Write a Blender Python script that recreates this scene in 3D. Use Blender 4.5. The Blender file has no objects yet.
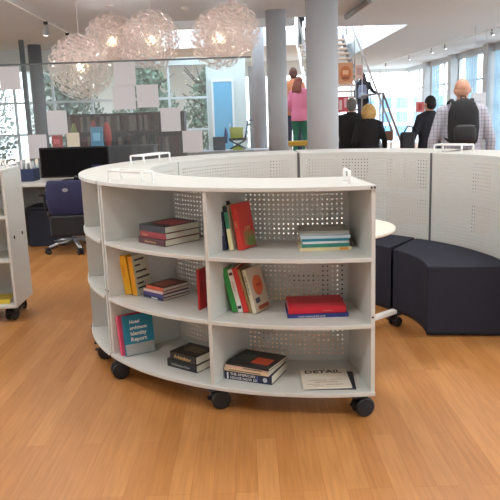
import bpy, bmesh, math, random
from mathutils import Vector, Matrix, Euler
random.seed(7)
PI = math.pi
R = math.radians
SC = bpy.context.scene
COL = SC.collection

# ------------------------------------------------------------------ camera numbers
F_PX, PITCH, ROLL, EYE = 669.0, 0.2011, -0.0332, 1.4055
_fw = Vector((0, math.cos(PITCH), -math.sin(PITCH)))
_up = Vector((0, math.sin(PITCH), math.cos(PITCH)))
_rt = Vector((1, 0, 0))
_r2 = math.cos(ROLL)*_rt + math.sin(ROLL)*_up
_u2 = -math.sin(ROLL)*_rt + math.cos(ROLL)*_up
def at(px, py, Y):
    """world point at depth Y (m) measured off the photograph"""
    d = F_PX*_fw + (px-250)*_r2 - (py-250)*_u2
    return Vector((0, 0, EYE)) + d*(Y/d.y)
def on(px, py, z):
    """world point on the horizontal level z measured off the photograph"""
    d = F_PX*_fw + (px-250)*_r2 - (py-250)*_u2
    return Vector((0, 0, EYE)) + d*((z-EYE)/d.z)

# ------------------------------------------------------------------ materials
def lin(c):
    return tuple(((v/255)/12.92 if v/255 <= .04045 else ((v/255+.055)/1.055)**2.4) for v in c)
MATS = {}
def mat(name, rgb, rough=.6, metal=0, var=.05, scale=18, bump=0, emit=0, spec=.5, trans=0, coat=0):
    if name in MATS: return MATS[name]
    m = bpy.data.materials.new(name); m.use_nodes = True
    nt = m.node_tree; b = nt.nodes['Principled BSDF']
    c = lin(rgb)
    tc = nt.nodes.new('ShaderNodeTexCoord')
    nz = nt.nodes.new('ShaderNodeTexNoise'); nz.inputs['Scale'].default_value = scale; nz.inputs['Detail'].default_value = 3
    nt.links.new(tc.outputs['Object'], nz.inputs['Vector'])
    mx = nt.nodes.new('ShaderNodeMix'); mx.data_type = 'RGBA'
    mx.inputs['A'].default_value = (*[max(0, v*(1-var)) for v in c], 1)
    mx.inputs['B'].default_value = (*[min(1, v*(1+var)) for v in c], 1)
    nt.links.new(nz.outputs['Fac'], mx.inputs['Factor'])
    nt.links.new(mx.outputs['Result'], b.inputs['Base Color'])
    b.inputs['Roughness'].default_value = rough; b.inputs['Metallic'].default_value = metal
    b.inputs['Specular IOR Level'].default_value = spec
    b.inputs['Coat Weight'].default_value = coat
    if trans: b.inputs['Transmission Weight'].default_value = trans
    if bump:
        bp = nt.nodes.new('ShaderNodeBump'); bp.inputs['Strength'].default_value = bump; bp.inputs['Distance'].default_value = .004
        n2 = nt.nodes.new('ShaderNodeTexNoise'); n2.inputs['Scale'].default_value = 220
        nt.links.new(tc.outputs['Object'], n2.inputs['Vector']); nt.links.new(n2.outputs['Fac'], bp.inputs['Height'])
        nt.links.new(bp.outputs['Normal'], b.inputs['Normal'])
    if emit:
        b.inputs['Emission Color'].default_value = (*c, 1); b.inputs['Emission Strength'].default_value = emit
    MATS[name] = m
    return m
def M(rgb, rough=.6, **k):
    return mat('paint_%02x%02x%02x_%d' % (*[int(v) for v in rgb], int(rough*100)), rgb, rough, **k)

def glass_mat(name, tint, gloss=.08, alpha=.9):
    m = bpy.data.materials.new(name); m.use_nodes = True; nt = m.node_tree; nt.nodes.clear()
    o = nt.nodes.new('ShaderNodeOutputMaterial'); t = nt.nodes.new('ShaderNodeBsdfTransparent'); g = nt.nodes.new('ShaderNodeBsdfGlossy')
    d = nt.nodes.new('ShaderNodeBsdfDiffuse'); d.inputs['Color'].default_value = (.8, .85, .88, 1)
    t.inputs['Color'].default_value = (*tint, 1); g.inputs['Roughness'].default_value = .03
    a = nt.nodes.new('ShaderNodeMixShader'); a.inputs[0].default_value = gloss
    b = nt.nodes.new('ShaderNodeMixShader'); b.inputs[0].default_value = 1-alpha
    nt.links.new(t.outputs[0], a.inputs[1]); nt.links.new(g.outputs[0], a.inputs[2])
    nt.links.new(a.outputs[0], b.inputs[1]); nt.links.new(d.outputs[0], b.inputs[2]); nt.links.new(b.outputs[0], o.inputs[0])
    return m
GLASS = glass_mat('clear_glass', (.93, .97, .97), .05, .965)
GLASS_F = glass_mat('facade_glass', (.97, .99, .99), .04, 1)

WHITE = mat('shelf_white', (206, 208, 204), .45, var=.02)
PERF = mat('perforated_white', (206, 207, 203), .5, var=.02)
CASTB = mat('castor_black', (22, 24, 30), .5)
STEEL = mat('brushed_steel', (190, 192, 196), .35, metal=.8)
HANDW = mat('handle_white', (240, 241, 240), .35, var=.01)
PAGES = mat('book_pages', (226, 219, 200), .8, var=.1, scale=120)
NAVY = mat('pouf_fabric', (47, 49, 62), .85, var=.12, scale=60, bump=.3, spec=.2)

def floor_mat():
    m = bpy.data.materials.new('oak_plank_floor'); m.use_nodes = True; nt = m.node_tree; b = nt.nodes['Principled BSDF']
    tc = nt.nodes.new('ShaderNodeTexCoord'); mp = nt.nodes.new('ShaderNodeMapping')
    mp.inputs['Rotation'].default_value = (0, 0, R(90))
    nt.links.new(tc.outputs['Object'], mp.inputs['Vector'])
    br = nt.nodes.new('ShaderNodeTexBrick'); br.offset = .37; br.offset_frequency = 3
    br.inputs['Scale'].default_value = 1; br.inputs['Brick Width'].default_value = 1.15; br.inputs['Row Height'].default_value = .085
    br.inputs['Mortar Size'].default_value = .0009; br.inputs['Mortar Smooth'].default_value = .4
    br.inputs['Color1'].default_value = (*lin((190, 135, 80)), 1); br.inputs['Color2'].default_value = (*lin((175, 119, 65)), 1)
    br.inputs['Mortar'].default_value = (*lin((160, 101, 56)), 1)
    nt.links.new(mp.outputs[0], br.inputs['Vector'])
    m2 = nt.nodes.new('ShaderNodeMapping'); m2.inputs['Scale'].default_value = (30, 1.6, 1)
    nt.links.new(tc.outputs['Object'], m2.inputs['Vector'])
    nz = nt.nodes.new('ShaderNodeTexNoise'); nz.inputs['Scale'].default_value = 2.2; nz.inputs['Detail'].default_value = 6
    nt.links.new(m2.outputs[0], nz.inputs['Vector'])
    cr = nt.nodes.new('ShaderNodeValToRGB'); cr.color_ramp.elements[0].position = .3; cr.color_ramp.elements[1].position = .7
    cr.color_ramp.elements[0].color = (.84, .82, .80, 1); cr.color_ramp.elements[1].color = (1.06, 1.05, 1.04, 1)
    nt.links.new(nz.outputs['Fac'], cr.inputs[0])
    n3 = nt.nodes.new('ShaderNodeTexNoise'); n3.inputs['Scale'].default_value = 1.3
    nt.links.new(tc.outputs['Object'], n3.inputs['Vector'])
    mx = nt.nodes.new('ShaderNodeMix'); mx.data_type = 'RGBA'; mx.blend_type = 'MULTIPLY'; mx.inputs['Factor'].default_value = 1
    nt.links.new(br.outputs['Color'], mx.inputs['A']); nt.links.new(cr.outputs['Color'], mx.inputs['B'])
    nt.links.new(mx.outputs['Result'], b.inputs['Base Color'])
    mr = nt.nodes.new('ShaderNodeMapRange'); mr.inputs['To Min'].default_value = .3; mr.inputs['To Max'].default_value = .5
    nt.links.new(n3.outputs['Fac'], mr.inputs['Value']); nt.links.new(mr.outputs[0], b.inputs['Roughness'])
    b.inputs['Specular IOR Level'].default_value = .35
    return m

# ------------------------------------------------------------------ object helpers
def finish(name, bm, m, parent=None, smooth=False, bevel=0, seg=2, angle=40):
    me = bpy.data.meshes.new(name); bmesh.ops.recalc_face_normals(bm, faces=bm.faces); bm.to_mesh(me); bm.free()
    o = bpy.data.objects.new(name, me); COL.objects.link(o)
    for mm in (m if isinstance(m, (list, tuple)) else [m]): me.materials.append(mm)
    if parent: o.parent = parent
    if smooth:
        for p in me.polygons: p.use_smooth = True
    if bevel:
        md = o.modifiers.new('edge', 'BEVEL'); md.width = bevel; md.segments = seg; md.limit_method = 'ANGLE'; md.angle_limit = R(angle)
    return o
def tag(o, label, cat, group=None, kind=None):
    if label: o['label'] = label
    if cat: o['category'] = cat
    if group: o['group'] = group
    if kind: o['kind'] = kind
    return o
def thing(name, label, cat, loc=(0, 0, 0), rz=0, group=None):
    o = bpy.data.objects.new(name, None); COL.objects.link(o); o.empty_display_size = .1
    o.location = loc; o.rotation_euler = (0, 0, rz)
    return tag(o, label, cat, group)
def kids(o): return [c for c in bpy.data.objects if c.parent == o]
def dup(o, parent=None):
    c = o.copy(); COL.objects.link(c)
    if parent: c.parent = parent
    for ch in kids(o): dup(ch, c)
    return c
def box(bm, x0, y0, z0, x1, y1, z1, mi=0, M4=None):
    vs = [bm.verts.new(Vector(p) if M4 is None else M4 @ Vector(p)) for p in
          [(x0, y0, z0), (x1, y0, z0), (x1, y1, z0), (x0, y1, z0), (x0, y0, z1), (x1, y0, z1), (x1, y1, z1), (x0, y1, z1)]]
    for f in ((3, 2, 1, 0), (4, 5, 6, 7), (0, 1, 5, 4), (1, 2, 6, 5), (2, 3, 7, 6), (3, 0, 4, 7)):
        fc = bm.faces.new([vs[i] for i in f]); fc.material_index = mi
def B(*a):
    bm = bmesh.new(); box(bm, *a); return bm
def tube(bm, pts, rad, n=12, sx=1, sy=1, mi=0):
    """lofted closed tube through pts; rad one number or a list; rings flattened by sx, sy"""
    pts = [Vector(p) for p in pts]
    if not isinstance(rad, (list, tuple)): rad = [rad]*len(pts)
    rings = []; prev = None
    for i, p in enumerate(pts):
        t = (pts[min(i+1, len(pts)-1)]-pts[max(i-1, 0)]).normalized()
        if prev is None:
            a = Vector((1, 0, 0)) if abs(t.x) < .9 else Vector((0, 1, 0))
        else: a = prev
        u = (a - t*a.dot(t)).normalized(); v = t.cross(u); prev = u
        r = rad[i]
        rx, ry = (r if isinstance(r, tuple) else (r*sx, r*sy))
        rings.append([bm.verts.new(p + u*rx*math.cos(2*PI*k/n) + v*ry*math.sin(2*PI*k/n)) for k in range(n)])
    for a, b in zip(rings, rings[1:]):
        for k in range(n):
            f = bm.faces.new((a[k], a[(k+1) % n], b[(k+1) % n], b[k])); f.material_index = mi; f.smooth = True
    bm.faces.new(rings[0][::-1]).material_index = mi; bm.faces.new(rings[-1]).material_index = mi
def T(pts, rad, n=12, **k):
    bm = bmesh.new(); tube(bm, pts, rad, n, **k); return bm
def ball(bm, c, r, u=16, v=10):
    r = r if isinstance(r, (tuple, list)) else (r, r, r)
    bmesh.ops.create_uvsphere(bm, u_segments=u, v_segments=v, radius=1, matrix=Matrix.Translation(c) @ Matrix.Diagonal((*r, 1)))
def disc(bm, c, nrm, r, h, n=20):
    nrm = Vector(nrm).normalized(); c = Vector(c); tube(bm, [c-nrm*h/2, c+nrm*h/2], r, n)
def struct(name, bm, m, **k):
    return tag(finish(name, bm, m, **k), None, None, kind='structure')
def lettering(parent, s, size, loc, rot, m, name='title_lettering', align='LEFT', bold=.0, sx=1):
    c = bpy.data.curves.new(name, 'FONT'); c.body = s; c.size = size; c.align_x = align; c.extrude = .0003; c.offset = bold
    c.resolution_u = 2
    o = bpy.data.objects.new(name, c); COL.objects.link(o); o.parent = parent; o.location = loc; o.rotation_euler = rot
    o.scale = (sx, 1, 1)
    c.materials.append(m)
    me = bpy.data.meshes.new_from_object(o.evaluated_get(bpy.context.evaluated_depsgraph_get())); n = o.name
    q = bpy.data.objects.new(name, me); COL.objects.link(q); q.parent = parent; q.location = loc; q.rotation_euler = rot; q.scale = (sx, 1, 1)
    if not me.materials: me.materials.append(m)
    bpy.data.objects.remove(o); return q

# ================================================================== THE SETTING
HC = 3.0
XR = 6.7
YE, YP, YF = 12.05, 16.0, 28.0    # slab edge, partition, far wall
fl = bmesh.new(); box(fl, -9, -1.5, -.1, XR+.1, YF+.2, 0)
struct('floor', fl, floor_mat())
CEIL = mat('ceiling_paint', (230, 236, 243), .9, var=.02, scale=1.5)
WALLW = mat('wall_white', (232, 236, 238), .9, var=.015, scale=2)
c = bmesh.new()
box(c, -9, -1.5, HC, XR+.1, YE, HC+.4)
box(c, -9, YE, HC, -2.0, YP+.1, HC+.4); box(c, 1.2, YE, HC, 3.22, 13.6, HC+.4)
box(c, 3.22, YE, HC, XR+.1, YF+.1, HC+.4)
struct('ceiling', c, CEIL)
struct('trim_1', B(-2.0, YE+.01, HC-.12, .9, YE+.2, HC+.4), WALLW)      # downstand beam along the slab edge
c = bmesh.new(); box(c, -9, 21.5, 3.44, 3.22, YF, 3.68); struct('ceiling_landing', c, WALLW)
c = bmesh.new(); box(c, -9, YE, 8.2, XR+.1, YF+.2, 8.4); struct('ceiling_atrium', c, CEIL)
FRAMEG = mat('window_frame_grey', (196, 200, 204), .5, metal=.1)
c = bmesh.new()
box(c, -9, YF, 2.9, XR, YF+.2, 4.6); box(c, -9, YF, 6.6, XR, YF+.2, 8.2)
box(c, -9, YF, 4.6, 1.6, YF+.2, 6.6); box(c, -9, YF, 0, -1.5, YF+.2, 2.9)
struct('wall_back', c, WALLW)
c = bmesh.new(); box(c, -9, -1.7, 0, XR+.1, -1.5, HC)
struct('wall_front', c, WALLW)
c = bmesh.new(); box(c, -9.2, -1.5, 0, -9, 2, HC); box(c, -9.2, 2, 0, -9, YP, .6); box(c, -9.2, 2, 2.7, -9, YP, HC); box(c, -9.2, 10, .6, -9, YP, 2.7)
struct('wall_left', c, WALLW)
def window(n, x0, x1, z0, z1, Y, nx, nz, t=.06, mt=None, axis='x'):
    """framed window in a wall; axis x runs along X at depth Y, axis y runs along Y at X=Y"""
    bm = bmesh.new()
    def bb(a0, a1, c0, c1, d):
        if axis == 'x': box(bm, a0, Y-d, c0, a1, Y+d, c1)
        else: box(bm, Y-d, a0, c0, Y+d, a1, c1)
    for i in range(nx+1):
        a = x0+(x1-x0)*i/nx; bb(a-t/2, a+t/2, z0, z1, t*.7)
    for j in range(nz+1):
        z = z0+(z1-z0)*j/nz; bb(x0, x1, z-t/2, z+t/2, t*.5)
    w = struct('window_%d' % n, bm, mt or FRAMEG)
    g = bmesh.new()
    if axis == 'x': box(g, x0, Y-.008, z0, x1, Y+.008, z1)
    else: box(g, Y-.008, x0, z0, Y+.008, x1, z1)
    finish('glass_pane', g, GLASS_F, w)
    return w
window(1, -1.5, XR, 0, 2.9, YF+.1, 7, 1)
window(2, 1.6, XR, 4.6, 6.6, YF+.1, 8, 1)
GRW = mat('grey_green_partition', (205, 214, 212), .8, var=.02)
c = bmesh.new()
box(c, -9, YP, 2.55, -2.0, YP+.2, HC); box(c, -2.0, YP, 2.55, .03, YP+.2, 2.72)
box(c, -.87, YP, 0, .03, YP+.2, 2.55)
box(c, -9, YP, 0, -.87, YP+.2, .35)
struct('wall_partition', c, GRW)
WMUL = mat('mullion_white', (214, 224, 230), .6)
window(3, -9, -.87, .35, 2.55, YP+.1, 9, 3, .05, WMUL)
p0 = at(213, 82, YP-.02); p1 = at(233, 127, YP-.02)
d1 = struct('door_1', B(p0.x, YP-.06, 0, p1.x, YP+.02, p0.z), mat('door_sky_blue', (104, 178, 216), .6, var=.03))
bm = bmesh.new(); box(bm, p0.x-.05, YP-.08, 0, p0.x, YP, p0.z+.05); box(bm, p1.x, YP-.08, 0, p1.x+.05, YP, p0.z+.05); box(bm, p0.x, YP-.08, p0.z, p1.x, YP, p0.z+.05)
finish('door_frame', bm, WALLW, d1)
bm = bmesh.new(); tube(bm, [(p1.x-.07, YP-.12, 1.0), (p1.x-.07, YP-.12, 1.2)], .012); box(bm, p1.x-.076, YP-.12, 1.09, p1.x-.064, YP-.05, 1.11); finish('door_handle', bm, STEEL, d1)

# right facade: deep grey fins, glass, blue blinds
FIN = mat('facade_fin_grey', (186, 190, 194), .7)
for i, (Y, w) in enumerate(((12.2, .3), (15.3, .3), (18.4, .36), (21.6, .36), (24.7, .36))):
    struct('trim_%d' % (i+2), B(XR-.28, Y-w/2, 0, XR+.1, Y+w/2, HC), FIN)
struct('trim_8', B(XR-.1, -1.5, HC-.14, XR+.1, YF, HC), FIN)
edges = [-1.5, 2.5, 6.2, 9.2, 12.05, 15.15, 18.22, 21.42, 24.52, YF]
for i, (a, b) in enumerate(zip(edges, edges[1:])):
    window(4+i, a+.2, b-.02, 0.05, HC-.14, XR, 2, 4, .055, FRAMEG, 'y')
BLIND = mat('blind_blue', (204, 222, 232), .8, var=.03)
_nt = BLIND.node_tree; _tr = _nt.nodes.new('ShaderNodeBsdfTranslucent'); _tr.inputs['Color'].default_value = (*lin((204, 222, 232)), 1)
_ms = _nt.nodes.new('ShaderNodeMixShader'); _ms.inputs[0].default_value = .6
_nt.links.new(_nt.nodes['Principled BSDF'].outputs[0], _ms.inputs[1]); _nt.links.new(_tr.outputs[0], _ms.inputs[2]); _nt.links.new(_ms.outputs[0], _nt.nodes['Material Output'].inputs[0])
for k, (a, b, lb) in enumerate(((14.2, 15.1, 'wide pale blue blind hanging at the window, beside the grey fin nearest the viewer'), (17.1, 18.15, 'pale blue blind hanging at the window in front of the bald man'),
                     (19.5, 20.5, 'pale blue blind drawn between the two middle grey fins'), (23.2, 24.1, 'narrow blue blind by the farthest grey fin, above the man in the dark suit'))):
    bd = thing('window_blind', lb, 'blind', (XR-.12, a, 0), group='blue blinds along the glass facade')
    bm = bmesh.new()
    n = int((b-a)/.1)
    for j in range(n):
        box(bm, -.002-(j % 2)*.006, j*.1, .25, .002-(j % 2)*.006, j*.1+.103, HC-.2)
    finish('blind_slats', bm, BLIND, bd)
    finish('head_rail', B(-.03, -.02, HC-.2, .03, b-a+.02, HC-.145), FRAMEG, bd)
# outside ground
struct('ground_outside', B(-60, YF+.3, -.6, 60, 90, -.3), mat('pale_paving', (200, 204, 200), .9))
struct('ground_garden', B(-30, YP+.3, -.5, -9.1, YF, -.2), mat('garden_green', (96, 112, 84), .95, var=.3, scale=2))
struct('ground_terrace', B(XR+.2, -6, -.5, 40, YF+.2, -.2), mat('pale_paving', (200, 204, 200), .9))

# columns
CONC = mat('column_concrete', (186, 190, 196), .75, var=.04, scale=3)
def column(n, x, y, r, h, base=0, m=CONC):
    bm = bmesh.new(); tube(bm, [(x, y, base), (x, y, h)], r, 40)
    o = struct('pillar_%d' % n, bm, m)
    bm = bmesh.new(); tube(bm, [(x, y, 0), (x, y, .06)], r+.012, 40); finish('base_ring', bm, STEEL, o)
    return o
column(1, at(322.5, 100, 9.0).x, 9.0, .207, HC)
column(2, at(277.5, 100, 11.2).x, 11.2, .162, HC)
column(3, at(259.5, 100, 13.8).x, 13.8, .12, 8.2)
struct('pillar_4', B(at(248, 66, 15.2).x, 15.2, 0, at(254, 66, 15.2).x, 15.4, at(250, 66, 15.2).z), mat('post_brown_grey', (128, 124, 122), .8))
column(5, at(39, 100, 15).x, 15, .14, HC, m=mat('column_dark', (112, 116, 122), .8))
struct('pillar_6', B(at(24, 100, 14).x, 14, 0, at(28, 100, 14).x, 14.08, HC), mat('post_dark_green', (84, 96, 100), .6))

# ================================================================== CURVED BOOKCASES
CX, CY, RO, RI = .4238, 4.3554, 1.47, 1.04
HB, TB = .107, .02
LV = [.127, .454, .763]            # tops of bottom board, lower shelf, upper shelf
#         # underside of bottom board, board thickness, shelf pitch
TOPZ = 1.085
A2 = R(61)                          # angle of one unit
def arc_board(bm, a0, a1, r0, r1, z0, z1, n=36):
    rows = []
    for i in range(n+1):
        a = a0+(a1-a0)*i/n; s, c_ = math.sin(a), math.cos(a)
        rows.append([bm.verts.new((r*s, -r*c_, z)) for r, z in ((r0, z0), (r1, z0), (r1, z1), (r0, z1))])
    for p, q in zip(rows, rows[1:]):
        for k in range(4): bm.faces.new((p[k], p[(k+1) % 4], q[(k+1) % 4], q[k]))
    bm.faces.new(rows[0]); bm.faces.new(rows[-1][::-1])
def radial_panel(bm, a, r0, r1, z0, z1, t=.018, off=0):
    s, c_ = math.sin(a), math.cos(a); tx, ty = c_, s
    rows = []
    for o in (off-t/2, off+t/2):
        rows.append([bm.verts.new((r*s+tx*o, -r*c_+ty*o, z)) for r, z in ((r0, z0), (r1, z0), (r1, z1), (r0, z1))])
    bm.faces.new(rows[0][::-1]); bm.faces.new(rows[1])
    for k in range(4): bm.faces.new((rows[0][k], rows[0][(k+1) % 4], rows[1][(k+1) % 4], rows[1][k]))
def perforated(bm, a0, a1, r, z0, z1, pitch=.0245, hole=.0079, margin=.024):
    """curved sheet with real square holes"""
    L = (a1-a0)*r
    nx = int((L-2*margin)/pitch); mx = (L-nx*pitch)/2
    nz = int((z1-z0-2*margin*.7)/pitch); mz = (z1-z0-nz*pitch)/2
    g = (pitch-hole)/2
    us = [0]+[v for i in range(nx) for v in (mx+i*pitch+g, mx+i*pitch+g+hole)]+[L]
    zs = [0]+[v for i in range(nz) for v in (mz+i*pitch+g, mz+i*pitch+g+hole)]+[z1-z0]
    grid = [[bm.verts.new((r*math.sin(a0+u/r), -r*math.cos(a0+u/r), z0+z)) for z in zs] for u in us]
    for i in range(len(us)-1):
        for j in range(len(zs)-1):
            if i % 2 == 1 and j % 2 == 1: continue
            bm.faces.new((grid[i][j], grid[i+1][j], grid[i+1][j+1], grid[i][j+1]))
CASTOR_DIR = [0]
def castor(parent, x, y, ztop, rot=0, wheel_r=.047, seen=True):
    c_ = thing('castor', None, None, (x, y, 0), rot); del_keys = [k for k in c_.keys()]
    c_.parent = parent
    bm = bmesh.new()
    box(bm, -.045, -.03, ztop-.008, .045, .03, ztop)           # mounting plate
    tube(bm, [(0, 0, ztop-.008), (0, 0, ztop-.022)], .016, 16)
    # hood between the twin wheels
    tube(bm, [(0, 0, ztop-.02), (.008, 0, ztop-.034), (.018, 0, .05), (.02, 0, .03)], [.02, .024, .02, .012], 12)
    finish('housing', bm, CASTB, c_)
    for s in (-1, 1):
        bm = bmesh.new(); tube(bm, [(.018, s*.012, wheel_r), (.018, s*.016, wheel_r), (.018, s*.03, wheel_r), (.018, s*.034, wheel_r)], [wheel_r*.9, wheel_r, wheel_r, wheel_r*.85], 24)
        tube(bm, [(.018, s*.034, wheel_r), (.018, s*.037, wheel_r)], wheel_r*.35, 16)
        finish('wheel', bm, CASTB, c_)
    bm = bmesh.new(); box(bm, -.045, -.014, .052, -.018, .014, .060); box(bm, -.022, -.012, .052, 0, .012, .07)
    finish('brake_lever', bm, CASTB, c_)
    return c_
def rail_handle(parent, a, r0=1.2, r1=1.32, ht=.055, width=.27):
    bm = bmesh.new(); z = TOPZ
    if width < .1:
        P_ = [Vector((rr*math.sin(a), -rr*math.cos(a), z)) for rr in (r0, r1)]
        for p in P_: tube(bm, [p, p+Vector((0, 0, ht))], .0062, 10); disc(bm, p+Vector((0, 0, .003)), (0, 0, 1), .011, .005, 14); ball(bm, p+Vector((0, 0, ht)), .0052, 8, 6)
        tube(bm, [P_[0]+Vector((0, 0, ht)), P_[1]+Vector((0, 0, ht))], .0062, 10)
        return finish('top_handle', bm, HANDW, parent, smooth=True)
    half = width/2/1.26
    P_ = []
    for (aa, rr) in ((a-half, r0), (a+half, r0), (a+half, r1), (a-half, r1)):
        P_.append(Vector((rr*math.sin(aa), -rr*math.cos(aa), z)))
    for p in P_: tube(bm, [p, p+Vector((0, 0, ht))], .0062, 10); disc(bm, p+Vector((0, 0, .003)), (0, 0, 1), .011, .005, 14)
    for p, q in zip(P_, P_[1:]+P_[:1]): tube(bm, [p+Vector((0, 0, ht)), q+Vector((0, 0, ht))], .0062, 10)
    for p in P_: ball(bm, p+Vector((0, 0, ht)), .0052, 8, 6)
    return finish('top_handle', bm, HANDW, parent, smooth=True)
def curved_unit(label, a_mid, handles, loc=(CX, CY, 0), rz=0, bays=2, strip=False, group='curved white bookcases forming the ring'):
    t = thing('curved_bookcase', label, 'bookcase', loc, rz, group)
    a0, a1 = a_mid-A2/2, a_mid+A2/2
    bm = bmesh.new(); arc_board(bm, a0, a1, RI, RO+.004, TOPZ-TB, TOPZ); finish('top_board', bm, WHITE, t, bevel=.003)
    bm = bmesh.new(); arc_board(bm, a0, a1, RI, RO, HB, HB+TB); finish('bottom_board', bm, WHITE, t, bevel=.003)
    tt = .018/2/RO
    divs = [a0+A2*i/bays for i in range(1, bays)]
    cuts = [a0+tt]+divs+[a1-tt]
    for k in (1, 2):
        for b0, b1 in zip(cuts, cuts[1:]):
            bm = bmesh.new(); arc_board(bm, b0+tt, b1-tt, RI+.006, RO-.001, LV[k]-TB, LV[k], 18); finish('shelf', bm, WHITE, t, bevel=.003)
    for a, off in ((a0, .009), (a1, -.009)):
        bm = bmesh.new(); radial_panel(bm, a, RI, RO-.012, HB+TB, TOPZ-TB, off=off)
        e = finish('end_panel', bm, WHITE, t)
    for a in divs:
        bm = bmesh.new(); radial_panel(bm, a, RI+.006, RO-.008, HB+TB, TOPZ-TB); finish('divider', bm, WHITE, t)
    bm = bmesh.new(); perforated(bm, a0+2*tt, a1-2*tt, RI+.003, HB+TB, TOPZ-TB)
    pf = finish('perforated_back', bm, PERF, t)
    md = pf.modifiers.new('thick', 'SOLIDIFY'); md.thickness = .0015
    for a in ((a0+R(2.6), a_mid, a1-R(2.6)) if bays == 2 else (a0+R(4.6), a_mid, a1-R(11))):
        for rr in (RO-.04, RI+.06):
            castor(t, rr*math.sin(a), -rr*math.cos(a), HB, random.choice((0, PI))+random.uniform(-.45, .45))
    for (a, r0, r1, w_) in handles: rail_handle(t, R(a), r0, r1, width=w_)
    if strip:
        bm = bmesh.new(); radial_panel(bm, a0, RI-.006, RI+.03, HB, TOPZ-.001, t=.014, off=0); finish('joint_gap_shade', bm, mat('gap_shade_grey', (92, 92, 94), .8), t)  # grey strip added as painted shade of the gap between units
    # black clips that join neighbouring units
    for a, s in ((a0, 1), (a1, -1)):
        bm = bmesh.new()
        for z in (LV[1]+.03,):
            x, y = (RO-.014)*math.sin(a), -(RO-.014)*math.cos(a)
            ball(bm, (x+s*.01*math.cos(a), y+s*.01*math.sin(a), z), (.006, .006, .005), 10, 6)
        finish('joint_clip', bm, CASTB, t)
    return t
mid0 = R(5.2)-A2/2
NEAR = curved_unit('nearest curved white bookcase with books on three levels, front of the ring', mid0, [(-47.3, 1.36, 1.43, .27), (1.2, 1.24, 1.38, .05)])
# small black label plates at its right top corner
bm = bmesh.new()
aL = R(5.2)
for k in (0, 1):
    a = aL-R(.35)-k*R(.55)
    r = RO+.005
    box(bm, r*math.sin(a)-.004, -r*math.cos(a)-.002, TOPZ-.014, r*math.sin(a)+.004, -r*math.cos(a)+.001, TOPZ-.006)
finish('label_plate', bm, CASTB, NEAR)
curved_unit('curved white bookcase joining the left end of the nearest one, beside the office chair', mid0-A2-R(.7), [], bays=3)
curved_unit('curved white bookcase at the back left of the ring, in front of the glass partition', mid0-2*A2-R(1.4), [(-115.5, 1.2, 1.3, .36)], strip=True)
curved_unit('curved white bookcase at the back of the ring below the big round pillars', mid0-3*A2-R(2.1), [], strip=True)
# unit on the right swung outwards about its joint
aj = mid0-3.5*A2-R(2.1)
J = Vector((CX+RI*math.sin(aj), CY-RI*math.cos(aj), 0))
sw = R(14.5); C0 = Vector((CX, CY, 0)); C1 = J + Matrix.Rotation(sw, 3, 'Z') @ (C0-J)
curved_unit('curved white bookcase behind the dark seat, below the bald backpacker', mid0-4*A2-R(2.1), [(math.degrees(aj)+354, 1.08, 1.20, .27)], tuple(C1), sw)

# straight white bookcase cut by the left edge of the photo
SB = thing('straight_bookcase', 'white bookcase with its plain end panel showing, left of the office chair', 'bookcase', (-1.665, 4.58, 0), R(2), None)
Wd = 1.3
sb_boards = [(HB, 'bottom_board'), (LV[1]-TB, 'shelf'), (LV[2]-TB, 'shelf'), (TOPZ-TB, 'top_board')]
for z, nm in sb_boards:
    e = 0 if nm != 'shelf' else .018
    finish(nm, B(-Wd+e, -.004 if nm != 'shelf' else 0, z, -e, .40, z+TB), WHITE, SB, bevel=.003)
for x in (-.018, -Wd): finish('end_panel', B(x, 0, HB+TB, x+.018, .40, TOPZ-TB), WHITE, SB)
finish('divider', B(-Wd/2-.009, .004, HB+TB, -Wd/2+.009, .39, TOPZ-TB), WHITE, SB)
finish('back_panel', B(-Wd+.018, .39, HB+TB, -.018, .396, TOPZ-TB), PERF, SB)
for (y, z) in ((.10, .60), (.29, .60)):
    bm = bmesh.new(); disc(bm, (.001, y, z), (1, 0, 0), .013, .004); finish('joint_hole_cap', bm, CASTB, SB)
for x in (-.07, -Wd+.07, -Wd/2):
    for y in (.07, .33): castor(SB, x, y, HB, random.uniform(-.8, .8)+PI*.5)
bm = bmesh.new()
for x in (-.06, -.3):
    for y in (.14, .26): tube(bm, [(x, y, TOPZ), (x, y, TOPZ+.055)], .0062, 10)
for y in (.14, .26): tube(bm, [(-.06, y, TOPZ+.055), (-.3, y, TOPZ+.055)], .0062, 10)
for x in (-.06, -.3): tube(bm, [(x, .14, TOPZ+.055), (x, .26, TOPZ+.055)], .0062, 10)
finish('top_handle', bm, HANDW, SB)

# ================================================================== BOOKS
def book(label, L, W, t, cover, spine=None, corner=(0, 0, 0), yaw=0, stand=None, lean=0, soft=False, group=None, cover_mat=None, pages=True, name='book', pitch=0):
    """local: spine along +x at y=0 (facing -y), width +y, thickness +z; origin at the lower front-left corner.
    stand: None lying, 'R' upright with its front cover towards +x"""
    b = thing(name, label, 'magazine' if name == 'magazine' else 'book', group=group)
    cm = M(cover, .45); sm = M(spine, .45) if spine else cm
    ct = .0008 if soft else .0022; ov = 0 if soft else .003
    bm = bmesh.new()
    box(bm, 0, 0, 0, L, W, ct, 0); box(bm, 0, 0, t-ct, L, W, t, 0); box(bm, 0, -.0005, 0, L, ct, t, 1)
    finish('cover', bm, [cm, sm], b, bevel=.0006, seg=1)
    if pages: finish('pages', B(ov, ct, ct, L-ov, W-ov, t-ct), PAGES, b)
    if stand == 'R':      # local x -> -z, z -> +x ; shift so the book stands on z=0
        base = Matrix(((0, 0, 1, 0), (0, 1, 0, 0), (-1, 0, 0, L), (0, 0, 0, 1)))
    else: base = Matrix.Identity(4)
    b.matrix_world = Matrix.Translation(corner) @ Matrix.Rotation(yaw, 4, 'Z') @ Matrix.Rotation(lean, 4, 'Y') @ Matrix.Rotation(pitch, 4, 'X') @ base
    return b
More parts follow.
